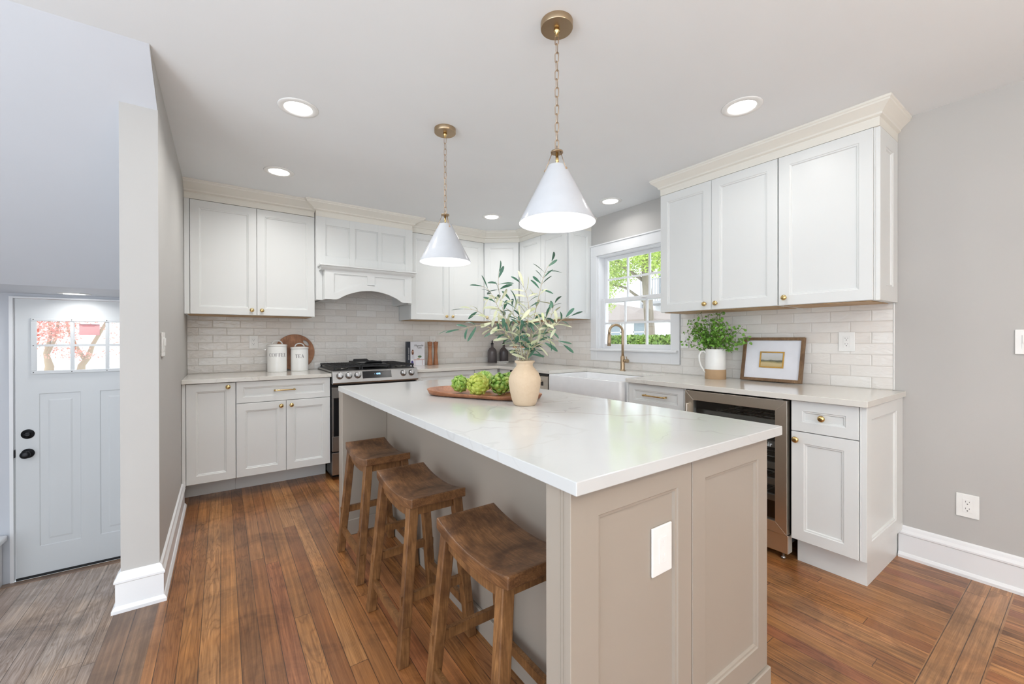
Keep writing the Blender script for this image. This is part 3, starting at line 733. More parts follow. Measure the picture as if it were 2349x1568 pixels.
# corner wall cabinet with slanted door
t = empty('wall_cabinet', (2.8, 4.15, ZU), 'white corner wall cabinet with one slanted narrow door', 'wall cabinet')
cp = [(2.4505, 4.08), (2.4505, B-.009), (R-.009, B-.009), (R-.009, 3.815), (2.782, 3.815)]
MB().prism([(x, y, ZU) for x, y in cp], (0, 0, 0), (0, 0, ZT-ZU)).build('body', 'cab', t)
MB().prism([(x, y, ZU-.0045) for x, y in [(2.48, 4.09), (2.48, B-.03), (R-.03, B-.03), (R-.03, 3.84), (2.79, 3.84)]], (0, 0, 0), (0, 0, .004)).build('underside', 'tan', t)
a, b = Vector((2.460, 4.068, 0)), Vector((2.770, 3.810, 0)); U = (b-a).normalized(); N = Vector((U.y, -U.x, 0))
if N.y > 0: N = -N
w_ = (b-a).length
d = MB().panel(a+U*.006+N*.001+Vector((0, 0, ZU+.001)), U, (0, 0, 1), N, w_-.012, ZT-ZU-.004, .018).build('door', 'cab', t)
knob(a+U*.040+N*.0205+Vector((0, 0, 1.446)), N, d)
t = cabinet(ur, 'wall_cabinet', 'white two-door wall cabinet between the corner and the window', 'wall cabinet', 3.018, 3.8135, ZU, ZT, under=True)
d = ur.front('door', 3.022, 3.4135, ZU+.001, ZT-.003, t); ur.knob(3.375, 1.446, d)
d = ur.front('door', 3.4165, 3.795, ZU+.001, ZT-.003, t); ur.knob(3.455, 1.446, d)
MB().panel((2.782, 3.0175, ZU), (1, 0, 0), (0, 0, 1), (0, -1, 0), R-2.782-.002, ZT-ZU, .018, .055).build('end_panel', 'cab', t)
t = cabinet(ur, 'wall_cabinet', 'white two-door wall cabinet right of the window, above the potted greens', 'wall cabinet', 1.1345, 1.956, ZU, ZT, under=True)
d = ur.front('door', 1.5525, 1.953, ZU+.001, ZT-.003, t); ur.knob(1.592, 1.446, d)
d = ur.front('door', 1.1375, 1.5495, ZU+.001, ZT-.003, t); ur.knob(1.514, 1.446, d)
t = cabinet(ur, 'wall_cabinet', 'white single-door wall cabinet at the right end, above the picture frame', 'wall cabinet', .6805, 1.1335, ZU, ZT, under=True)
d = ur.front('door', .6872, 1.1305, ZU+.001, ZT-.003, t); ur.knob(1.094, 1.449, d)
MB().panel((2.7765, .680, ZU), (1, 0, 0), (0, 0, 1), (0, -1, 0), R-2.7765-.002, ZT-ZU, .0185, ins=(.100, .085, .082, .078)).build('end_panel', 'cab', t)
MB().box(2.7715, 2.7812, .6803, .6865, ZU, ZT, .001).build('corner_post', 'cab', t)

# ---------------------------------------------------------------- range hood
def hood():
    t = empty('range_hood', (1.13, 4.2, 1.555), 'white wooden range hood with a mantel shelf and arched front', 'range hood')
    x0, x1 = .6845, 1.5765; yb = B-.009
    MB().box(x0, x1, 4.021, yb, 1.86, ZT).build('body', 'cab', t)
    f = MB(); f.box(x0, x1, 4.012, 4.0205, 1.86, ZT)
    cols = [(x0, .762), (.970, 1.018), (1.230, 1.262), (1.500, x1)]
    for a_, b_ in cols: f.box(a_, b_, 4.0, 4.0118, 1.86, ZT, .001)
    for a_, b_ in ((.762, .970), (1.018, 1.230), (1.262, 1.500)):
        for z_, zz in ((1.86, 1.948), (2.228, ZT)): f.box(a_, b_, 4.0, 4.0118, z_, zz)
        q = .010
        for A, B_ in (((a_, 1.948), (b_, 1.948+q)), ((a_, 2.228-q), (b_, 2.228)), ((a_, 1.948+q), (a_+q, 2.228-q)), ((b_-q, 1.948+q), (b_, 2.228-q))):
            f.box(A[0], B_[0], 4.006, 4.0118, A[1], B_[1], .0015)
    f.build('front_panel', 'cab', t)
    MB().box(x0, x0+.018, 4.0, yb, 1.555, 1.8598).box(x1-.018, x1, 4.0, yb, 1.555, 1.8598).box(x0+.018, .734, 4.0, 4.018, 1.555, 1.8598).box(1.527, x1-.018, 4.0, 4.018, 1.555, 1.8598).build('side_wing', 'cab', t)
    # mantel shelf with small moulding below
    s = MB(); prof = [(3.862, 1.8595), (3.862, 1.846), (3.874, 1.840), (3.882, 1.826), (3.896, 1.820), (3.896, 1.812), (4.0, 1.812), (4.0, 1.8595)]
    s.box(.692, 1.569, 3.862, 3.9995, 1.8455, 1.8598, .002)
    s.prism([(.735, 3.900, 1.8453), (.705, 3.874, 1.8453), (1.557, 3.874, 1.8453), (1.526, 3.900, 1.8453)][:0] or [(.705, y, z) for y, z in ((3.876, 1.8453), (3.884, 1.828), (3.8995, 1.814), (3.9995, 1.814), (3.9995, 1.8453))], (0, 0, 0), (.852, 0, 0))
    s.build('mantel_shelf', 'cab', t)
    # arched valance
    ax0, ax1, zb_, za = .845, 1.428, 1.560, 1.650
    def arcp(r0=0.0, n=20):
        xm, hw, h = (ax0+ax1)/2, (ax1-ax0)/2, za-zb_
        Rr = (hw*hw+h*h)/(2*h); cz = za-Rr; out = []
        R2 = Rr+r0
        for k in range(n+1):
            x = ax0+(ax1-ax0)*k/n; out.append((x, cz+math.sqrt(max(R2*R2-(x-xm)**2, 0))))
        return out
    A = arcp()
    lx0, lx1 = .735, 1.5265
    def strip(mb, lo, hi, y0_, y1_):      # fills between two polylines with same x
        for (xa, za_), (xb, zb__), (_, zc), (_, zd) in zip(lo, lo[1:], hi, hi[1:]):
            mb.prism([(xa, y0_, za_), (xb, y0_, zb__), (xb, y0_, zd), (xa, y0_, zc)], (0, 0, 0), (0, y1_-y0_, 0))
    v = MB()
    poly = [(lx0, 1.556)]+[(ax0-.02, 1.556)]+[(x, z) for x, z in A]+[(ax1+.02, 1.556), (lx1, 1.556), (lx1, 1.8138), (lx0, 1.8138)]
    v.prism([(x, 3.908, z) for x, z in poly], (0, 0, 0), (0, .014, 0))
    # raised frame: stiles, top rail, centre stile, arch rail
    st = [(lx0, .812), (1.100, 1.168), (1.458, lx1)]
    A2 = arcp(.052)
    def z2(x):
        for (xa, za_), (xb, zb__) in zip(A2, A2[1:]):
            if xa <= x <= xb: return za_+(zb__-za_)*(x-xa)/(xb-xa)
        return A2[0][1] if x < A2[0][0] else A2[-1][1]
    v.prism([(x, 3.900, z) for x, z in [(lx0, 1.556), (ax0-.02, 1.556)]+A+[(ax1+.02, 1.556), (lx1, 1.556), (lx1, A2[-1][1])]+list(reversed(A2))+[(lx0, A2[0][1])]], (0, 0, 0), (0, .0078, 0))
    v.box(lx0, lx1, 3.900, 3.9078, 1.785, 1.8138)
    v.box(lx0, .812, 3.900, 3.9078, A2[0][1], 1.785); v.box(1.458, lx1, 3.900, 3.9078, A2[-1][1], 1.785)
    v.box(1.100, 1.168, 3.900, 3.9078, z2(1.134)-.004, 1.785)
    v.build('arched_valance', 'cab', t)
    MB().box(lx0, lx0+.016, 3.9225, yb, 1.556, 1.8118).box(lx1-.016, lx1, 3.9225, yb, 1.556, 1.8118).build('side_panel', 'cab', t)
    MB().box(lx0+.018, lx1-.018, 3.93, yb, 1.700, 1.716).build('vent_insert', plain('hood_liner', (120, 120, 122), .4), t)
hood()

# ---------------------------------------------------------------- crown mouldings
def crown(o): return [(0, ZT+.001), (0, 2.335), (.008*o, 2.338), (.008*o, 2.345), (.22*o, 2.352), (.25*o, 2.362), (.45*o, 2.374), (.80*o, 2.392), (.90*o, 2.396), (.92*o, 2.404), (o, 2.408), (o, CZ-.0005), (-.02, CZ-.0005), (-.02, ZT+.001)]
# outward is right hand of travel, so walk with the room on the right side
sweep('trim_4', [(L+.001, 4.060), (.680, 4.060)], crown(.118), 'cream')
sweep('trim_5', [(.686, 4.40), (.686, 4.002), (1.575, 4.002), (1.575, 4.40)], crown(.10), 'cream')
sweep('trim_6', [(1.5785, 4.060), (2.462, 4.060), (2.768, 3.806), (2.765, 3.002), (R-.001, 3.002)], crown(.08), 'cream')
sweep('trim_7', [(R-.001, 1.958), (2.765, 1.958), (2.765, .662), (R-.001, .662)], crown(.058), 'cream')

# ---------------------------------------------------------------- recessed ceiling lights
def can(x, y, z, label, power=CAN_W, k=1.0):
    t = empty('recessed_light', (x, y, z), label, 'ceiling light', 'recessed lights')
    MB().lathe([(.066*k, -.002), (.070*k, -.006), (.094*k, -.004), (.098*k, -.0005), (.066*k, -.0005)], (x, y, z), 40, cap=False).build('trim_ring', 'plate', t)
    MB().lathe([(.0655*k, -.0008), (.0655*k, -.003), (0, -.003)], (x, y, z), 40).build('lens', 'glowcan', t)
    lamp('lamp', 'AREA', (0, 0, -.010), power, t, shape='DISK', size=.13*k, color=(1, .985, .96), spread=math.radians(155))
can(.331, 2.428, CZ, 'round recessed ceiling light nearest the camera on the left', 5.0)
can(.341, 3.431, CZ, 'round recessed ceiling light in front of the left wall cabinet', 4.8)
can(2.235, 1.090, CZ, 'round recessed ceiling light in front of the right wall cabinets', 1.7)
can(2.203, 3.496, CZ, 'round recessed ceiling light near the corner wall cabinet', 4.0)
can(2.815, 2.503, CZ, 'round recessed ceiling light above the sink window', 1.2)
can(-.869, 4.235, 1.535, 'round recessed light in the low soffit above the entry door', .9, .9)

# added uplights, unseen behind the camera and beside the landing, for ceiling bounce
for x, y, z, e, c in ((1.3, -1.3, 1.75, 40, (1, .93, .84)), (-1.7, .3, 1.3, 32, (.90, .95, 1.0))):
    o = lamp('lamp', 'AREA', (x, y, z), e, None, shape='DISK', size=.5, color=c); o.rotation_euler = (PI, 0, 0)
for x, y in ((-.7, -1.3), (-.1, -1.9), (-.5, -.4)): lamp('lamp', 'AREA', (x, y, CZ-.012), 3.5, None, shape='DISK', size=.12, color=(.93, .97, 1.0))  # small cool lamps added out of view for glints on the tiles
for x, y in ((.6, -1.5), (2.1, -1.5)): lamp('lamp', 'AREA', (x, y, CZ-.012), 5.0, None, shape='DISK', size=.16, color=(1, .80, .56))  # unseen warm lamps, added to warm the faces turned to the camera
# ---------------------------------------------------------------- pendants
def pendant(x, y, label):
    t = empty('pendant_lamp', (x, y, CZ), label, 'pendant lamp', 'cone pendants over the island')
    MB().lathe([(.0, -.0), (.0615, 0), (.0615, -.022), (.060, -.024), (0, -.024)][1:], (x, y, CZ-.0004), 48).build('canopy', 'bronze', t, auto=40)
    MB().lathe([(.010, -.024), (.012, -.030), (.012, -.036), (.006, -.040), (.006, -.05)], (x, y, CZ), 20).build('canopy_nut', 'brass', t)
    zd, zt, zr, rr = 1.923, 1.870, 1.650, .1475
    # chain
    z = CZ-.046; k = 0; ln = .040; pitch = .0335
    while z-ln > zd-.004:
        c = Vector((x, y, z-ln/2)); U = Vector((1, 0, 0)) if k % 2 else Vector((0, 1, 0)); q = Matrix.Rotation(math.radians(25), 3, 'Z'); U = q @ U
        h = ln/2-.0085; pts = [c+U*.0075*math.cos(a)+Vector((0, 0, (h if math.sin(a) >= 0 else -h)+.0075*math.sin(a))) for a in [PI*2*j/20 for j in range(20)]]
        pts.append(pts[0]); MB().tube(pts, .0016, 6).build('chain_link', metal('champagne_metal', (196, 172, 146), .3) if 'champ' not in M else M['champ'], t)
        if 'champ' not in M: M['champ'] = bpy.data.materials['champagne_metal']
        z -= pitch; k += 1
    MB().tube([(x, y, zd-.002), (x, y, z+.01)], .0022, 8).build('loop', M['champ'], t)
    MB().lathe([(.0235, -.003), (.0235, .003), (.012, .006), (.006, .008)], (x, y, zd), 28).build('disc', 'bronze', t)
    MB().lathe([(.0055, 0), (.0055, zd-.003-zt+.004)], (x, y, zt-.004), 16).build('stem', 'brass', t)
    for a in (35, 155, 275):
        a = math.radians(a); dx, dy = math.cos(a), math.sin(a)
        MB().tube([(x+dx*.019, y+dy*.019, zd-.003), (x+dx*.046, y+dy*.046, zt-.022)], .0014, 6).lathe([(.004, -.004), (.004, .004)], (x+dx*.046, y+dy*.046, zt-.022), 10, (dx, dy, 0)).build('support_rod', M['champ'], t)
    MB().lathe([(.008, zt), (.0345, zt), (.036, zt-.002), (rr, zr+.001), (rr, zr), (rr-.0015, zr), (.0345, zt-.004), (.008, zt-.003)], (x, y, 0), 72, cap=False).build('shade', 'shade', t, auto=35)
    MB().lathe([(0, -.03), (.02, -.024), (.029, -.008), (.029, .006), (.018, .03), (.013, .045), (.013, .062)], (x, y, zt-.09), 20).build('bulb', 'bulb', t)
    lamp('lamp', 'POINT', (0, 0, zt-.13-CZ), PEND_W, t, shadow_soft_size=.03, color=(1, .965, .91))
pendant(1.057, 1.207, 'white cone pendant lamp on a chain, nearer the camera')
pendant(1.061, 2.188, 'white cone pendant lamp on a chain, farther towards the range')

# ---------------------------------------------------------------- island
def island():
    t = empty('kitchen_island', (1.2, 1.66, 0), 'taupe kitchen island cabinet with panelled end and stool recess', 'island')
    xk, xr = .876, 1.484; yn, yf = .650, 2.690
    e = .0006
    MB().box(xk, xr, .672, yf-.02, .0005, .8835).build('body', 'island', t)
    # near end wing wall with its post, and far end wing wall
    MB().box(.608, xk-e, .668, .735, .0005, .8835, .002).build('end_wing', 'island', t)
    MB().box(.600, xk-e, 2.668, 2.757, .0005, .8835, .002).build('end_wing', 'island', t)
    MB().box(.6065, .610, .6745, .6775, .0005, .882).box(.6065, .610, .684, .687, .0005, .882).build('post_bead', 'island', t)
    MB().panel((.606, .6675, .107), (1, 0, 0), (0, 0, 1), (0, -1, 0), 1.058-.606, .7755, .0175, ins=(.085, .063, .095, .071)).build('end_panel', 'island', t)
    MB().panel((1.062, .6675, .107), (1, 0, 0), (0, 0, 1), (0, -1, 0), 1.503-1.062, .7755, .0175, ins=(.063, .062, .085, .071)).build('end_panel', 'island', t)
    MB().box(.600, 1.512, .641, .667, .0005, .104, .003).build('plinth', 'island', t)
    MB().box(xk-.014, xk-e, .736, 2.6675, .0005, .095, .003).build('plinth', 'island', t)
    MB().box(.612, xk-.015, 2.655, 2.6675, .0005, .095, .003).build('plinth', 'island', t)
    # cabinet doors on the working side
    for k in range(4):
        y0 = .69+k*.492
        dd = MB().panel((xr+.0005, y0, .12), (0, 1, 0), (0, 0, 1), (1, 0, 0), .486, .755, .018).build('door', 'island', t)
        knob((xr+.0185, y0+(.45 if k % 2 == 0 else .036), .80), (1, 0, 0), dd)
island()
worktop('island_worktop', [(.592, .617), (1.536, .617), (1.536, 2.735), (.592, 2.735)], 'marble', 'white marble-look quartz slab on top of the island')

# ---------------------------------------------------------------- outlets and switches
def plate(kind, O, U, N, label, w=.072, h=.117, gang='outlet', rocker=1):
    """O centre on the wall"""
    O, U, N = Vector(O), Vector(U), Vector(N); V = Vector((0, 0, 1))
    t = empty('wall_outlet' if gang == 'outlet' else 'light_switch', O, label, 'outlet' if gang == 'outlet' else 'light switch')
    def bx(cu, cz, wu, hz, d0, d1, bev=.001):
        m4 = Matrix(((U.x, N.x, 0, O.x), (U.y, N.y, 0, O.y), (0, 0, 1, O.z), (0, 0, 0, 1)))
        return MB().box(cu-wu/2, cu+wu/2, d0, d1, cz-hz/2, cz+hz/2, bev, 2, m4)
    bx(0, 0, w, h, .0006, .0065, .0025).build('cover_plate', 'plate', t)
    if gang == 'outlet':
        r = bx(0, 0, .033, .067, .0066, .0085).build('receptacle', 'plate', t)
        for dz in (.017, -.017):
            s = bx(-.0065, dz+.004, .0018, .0075, .0086, .0090, 0); s2 = bx(.0065, dz+.004, .0018, .006, .0086, .0090, 0); s3 = bx(0, dz-.007, .0045, .0045, .0086, .0090, 0)
            for q in (s2, s3):
                me = bpy.data.meshes.new('tmp'); q.bm.to_mesh(me); q.bm.free(); s.bm.from_mesh(me); bpy.data.meshes.remove(me)
            s.build('slots', M['slot'] if kind != 'pale' else M['plate'], r)
    else:
        for k in range(rocker):
            cu = (k-(rocker-1)/2)*.046
            r = bx(cu, 0, .033, .067, .0066, .0085).build('rocker', 'plate', t)
            bx(cu, .012, .028, .038, .0086, .0115, .0012).build('paddle', 'plate', r)
ty = B-.0085; tx = R-.0085
plate('o', (.232, ty, 1.180), (1, 0, 0), (0, -1, 0), 'white outlet on the tiles left of the coffee canister', .070)
plate('o', (1.972, ty, 1.180), (1, 0, 0), (0, -1, 0), 'white outlet on the tiles behind the wooden mills', .072)
plate('o', (tx, 3.455, 1.183), (0, -1, 0), (-1, 0, 0), 'white outlet on the tiles left of the window', .072)
plate('s', (tx, 1.955, 1.187), (0, -1, 0), (-1, 0, 0), 'white light switch just right of the window casing', .070, gang='switch')
plate('o', (tx, .889, 1.186), (0, -1, 0), (-1, 0, 0), 'white outlet on the tiles right of the picture frame', .080)
plate('o', (R-.0005, .396, .358), (0, -1, 0), (-1, 0, 0), 'white outlet low on the bare right wall', .080)
plate('s', (R-.0005, .207, 1.188), (0, -1, 0), (-1, 0, 0), 'white light switch at the right edge of the bare wall', .075, gang='switch')
plate('s', (L+.0005, 2.640, 1.182), (0, 1, 0), (1, 0, 0), 'white double light switch on the left kitchen wall', .116, gang='switch', rocker=2)
plate('pale', (.932, .6605, .662), (1, 0, 0), (0, -1, 0), 'white outlet set in the taupe end panel of the island', .082, .125)

# ---------------------------------------------------------------- bar stools
def stool(loc, label):
    t = empty('bar_stool', loc, label, 'stool', 'wooden saddle stools at the island')
    w, l, th, zt, dip = .228, .424, .036, .612, .030
    mb = MB(); nx, ny = 6, 24; G = {}
    for s_ in (0, 1):
        for i in range(nx+1):
            for j in range(ny+1):
                x = -w/2+w*i/nx; v = -1+2*j/ny; y = v*l/2
                c = dip*(1-abs(v)**2.0)
                z = zt-c - (.0 if s_ == 0 else th)
                G[s_, i, j] = mb.bm.verts.new((x, y, z))
    for i in range(nx):
        for j in range(ny):
            mb.bm.faces.new((G[0, i, j], G[0, i+1, j], G[0, i+1, j+1], G[0, i, j+1])).smooth = True
            mb.bm.faces.new((G[1, i, j], G[1, i, j+1], G[1, i+1, j+1], G[1, i+1, j])).smooth = True
    for j in range(ny):
        for i in (0, nx): mb.bm.faces.new((G[0, i, j], G[0, i, j+1], G[1, i, j+1], G[1, i, j]))
    for i in range(nx):
        for j in (0, ny): mb.bm.faces.new((G[0, i, j], G[0, i+1, j], G[1, i+1, j], G[1, i, j]))
    mb.build('seat', 'stool', t, local=True, bevel=.004)
    tops, feet = {}, {}
    for sx in (-1, 1):
        for sy in (-1, 1):
            top = Vector((sx*(w/2-.022), sy*(l/2-.045), .578)); ft = Vector((sx*(w/2+.030), sy*(l/2-.018), .0))
            if True:
                tops[sx, sy], feet[sx, sy] = top, ft
            d = MB(); q = .019
            V0 = [d.bm.verts.new(ft+Vector((i*q, j*q, 0))) for i, j in ((-1, -1), (1, -1), (1, 1), (-1, 1))]
            V1 = [d.bm.verts.new(top+Vector((i*q, j*q, -.004 if j*sy > 0 else -.010))) for i, j in ((-1, -1), (1, -1), (1, 1), (-1, 1))]
            d.bm.faces.new(list(reversed(V0))); d.bm.faces.new(V1)
            for k in range(4): d.bm.faces.new((V0[k], V0[(k+1) % 4], V1[(k+1) % 4], V1[k]))
            d.build('leg', 'leg', t, local=True, bevel=.003)
    def at(s, z): a, b = feet[s], tops[s]; return a+(b-a)*(z/.578)
    for sx in (-1, 1):        # curved aprons under the long edges
        a = MB(); n = 14; lo, hi = [], []
        y0, y1 = -(l/2-.065), (l/2-.065)
        for k in range(n+1):
            y = y0+(y1-y0)*k/n; v = y/(l/2); z = zt-dip*(1-v*v)-th
            lo.append((y, z-.034 if abs(v) < .9 else z-.034)); hi.append((y, z+.0005))
        for (ya, za), (yb_, zb_), (_, zc), (_, zd) in zip(lo, lo[1:], hi, hi[1:]):
            a.prism([(sx*(w/2-.022)-.009, ya, za), (sx*(w/2-.022)-.009, yb_, zb_), (sx*(w/2-.022)-.009, yb_, zd), (sx*(w/2-.022)-.009, ya, zc)], (0, 0, 0), (.018, 0, 0))
        bmesh.ops.remove_doubles(a.bm, verts=a.bm.verts, dist=1e-5); a.build('apron', 'leg', t, local=True)
    for sy in (-1, 1):
        y = sy*(l/2-.045); MB().box(-(w/2-.042), w/2-.042, y-.009, y+.009, .535, .566).build('apron', 'leg', t, local=True)
    for sx in (-1, 1): p, q = at((sx, -1), .125), at((sx, 1), .125); dd = (q-p).normalized()*.024; MB().bar(p-dd, q+dd, .020, .034, (0, 0, 1), .0015).build('stretcher', 'leg', t, local=True)
    for sy, z in ((-1, .235), (1, .235)): p, q = at((-1, sy), z), at((1, sy), z); dd = (q-p).normalized()*.024; MB().bar(p-dd, q+dd, .020, .034, (0, 0, 1), .0015).build('stretcher', 'leg', t, local=True)
    return t
def copy_thing(o, loc, label=None, rz=None):
    c = o.copy(); COL.objects.link(c); c.location = loc
    if rz is not None: c.rotation_euler = (0, 0, rz)
    if label: c['label'] = label
    for ch in list(o.children):
        k = ch.copy(); COL.objects.link(k); k.parent = c
        for g in list(ch.children): g2 = g.copy(); COL.objects.link(g2); g2.parent = k
    return c
S0 = stool((.697, 1.064, 0), 'wooden saddle-seat bar stool nearest the camera')
copy_thing(S0, (.686, 1.680, 0), 'wooden saddle-seat bar stool in the middle of the three')
copy_thing(S0, (.696, 2.301, 0), 'wooden saddle-seat bar stool farthest from the camera, near the range')

# ---------------------------------------------------------------- lettering in serif strokes, wrapped on a drum
def letters(text, h, wsp=1.0):
    """returns quads (list of 4 points) in 2D, cap height h, origin at left baseline"""
    out = []; x = 0.0; T, t_ = .13, .05
    def rect(a, b, c, d): out.append([(x+a*h, c*h), (x+b*h, c*h), (x+b*h, d*h), (x+a*h, d*h)])
    def ser(a, y): rect(a-.11, a+.11+.0, y-.02, y+.02)
    def ring(cx, cy, rx, ry, a0, a1, n=18):
        for k in range(n):
            q0, q1 = [math.radians(a0+(a1-a0)*(k+j)/n) for j in (0, 1)]
            P_ = []
            for q, io in ((q0, 1), (q1, 1), (q1, 0), (q0, 0)):
                f = abs(math.cos(q)); th = t_*.8+(T-t_*.8)*f*.8
                P_.append((x+(cx+(rx-(0 if io else th))*math.cos(q))*h, (cy+(ry-(0 if io else t_*.8))*math.sin(q))*h))
            out.append(P_)
    for ch in text:
        if ch == 'C': ring(.38, .5, .36, .52, 42, 318); rect(.62, .66, .66, .86); rect(.62, .66, .14, .34); w = .80
        elif ch == 'O': ring(.40, .5, .38, .52, 0, 360, 26); w = .88
        elif ch in 'FE':
            rect(.10, .10+T, 0, 1); ser(.165, .02); ser(.165, .98); rect(.2, .62, .95, 1); rect(.58, .62, .80, .96); rect(.2, .48, .5, .545); rect(.44, .48, .42, .62)
            w = .72
            if ch == 'E': rect(.2, .66, 0, .05); rect(.62, .66, .04, .22); w = .76
        elif ch == 'T': rect(.33-T/2, .33+T/2, 0, 1); ser(.33, .02); rect(.0, .66, .95, 1); rect(0, .04, .78, .96); rect(.62, .66, .78, .96); w = .74
        elif ch == 'A':
            out.append([(x+.06*h, 0), (x+.11*h, 0), (x+.40*h, 1.0*h), (x+.36*h, 1.0*h)])
            out.append([(x+.56*h, 0), (x+.70*h, 0), (x+.40*h, 1.02*h), (x+.33*h, .94*h)])
            rect(.16, .56, .32, .37); ser(.09, .02); ser(.63, .02); w = .80
        else: w = .4
        x += w*h*wsp
    return out, x
def canister(x, y, r, h, text, ang, label, lh):
    t = empty('canister', (x, y, .9142), label, 'canister')
    MB().lathe([(0, 0), (r-.003, 0), (r, .003), (r, h-.020), (r-.001, h-.018)], (x, y, .9142), 48).build('body', 'ceramic', t, auto=35)
    ld = MB().lathe([(r-.002, h-.0175), (r+.0035, h-.0165), (r+.0035, h-.005), (r-.002, h-.001), (r*.6, h+.003), (0, h+.004)], (x, y, .9142), 48).build('lid', 'ceramic', t, auto=35)
    a = math.radians(ang-6); U = Vector((math.cos(a), math.sin(a), 0))
    pts = [Vector((x, y, .9142+h+.001))+U*r*.52*math.cos(math.radians(q))+Vector((0, 0, r*.42*math.sin(math.radians(q)))) for q in range(0, 181, 15)]
    MB().tube(pts, .0055, 10).build('handle', 'ceramic', ld)
    qs, wid = letters(text, lh); mb = MB(); ca = math.radians(ang-90)
    for q in qs:
        vs = []
        for dr in (.0003, .0009):
            for px_, pz in q:
                th = ca+(px_-wid/2)/r; vs.append(mb.bm.verts.new((x+(r+dr)*math.cos(th), y+(r+dr)*math.sin(th), .9142+h*.62-lh*.5+pz)))
        mb.bm.faces.new(vs[4:])
        for k in range(4): mb.bm.faces.new((vs[k], vs[(k+1) % 4], vs[4+(k+1) % 4], vs[4+k]))
    mb.build('lettering', plain('grey_ink', (84, 84, 88), .5), t)
canister(.404, 4.262, .078, .245, 'COFFEE', 0, 'tall white ceramic canister lettered COFFEE', .032)
canister(.587, 4.272, .073, .220, 'TEA', -6, 'shorter white ceramic canister lettered TEA', .032)

# round board leaning on the tiles
def board():
    t = empty('cutting_board', (.563, 4.385, .9145), 'round walnut cutting board with a handle hole leaning on the tiles', 'cutting board')
    c, r = Vector((.563, 4.381, 1.083)), .168
    hc, n = Vector((.095, 0, .085)), 64
    mb = MB(); q = Matrix.Rotation(math.radians(-4), 3, 'X')
    outer = [Vector((r*math.cos(2*PI*k/n), 0, r*math.sin(2*PI*k/n))) for k in range(n)]
    ang = math.radians(-48)
    def hole(k):
        a = 2*PI*k/n; p = Vector((.034*math.cos(a), 0, .016*math.sin(a))); return hc+Vector((p.x*math.cos(ang)-p.z*math.sin(ang), 0, p.x*math.sin(ang)+p.z*math.cos(ang)))
    # match starting angles so that the ring of faces does not twist
    inner = [min((hole(k) for k in range(n)), key=lambda p, o=o: (((p-hc).normalized()-(o-hc).normalized()).length)) for o in outer]
    R_ = []
    for y, sh in ((-.009, .003), (-.006, 0), (.006, 0), (.009, .003)): R_.append(([mb.bm.verts.new(c+q @ (o*(1-sh/r)+Vector((0, y, 0)))) for o in outer]))
    I0 = [mb.bm.verts.new(c+q @ (p+Vector((0, -.009, 0)))) for p in inner]; I1 = [mb.bm.verts.new(c+q @ (p+Vector((0, .009, 0)))) for p in inner]
    loops = [I0]+R_+[I1, I0]
    for A, B_ in zip(loops, loops[1:]):
        for k in range(n): mb.bm.faces.new((A[k], A[(k+1) % n], B_[(k+1) % n], B_[k]))
    mb.build('board', grain_wood('walnut_board', (196, 138, 96), (158, 104, 68), 'z', .4, .8, 5, .45), t)
board()

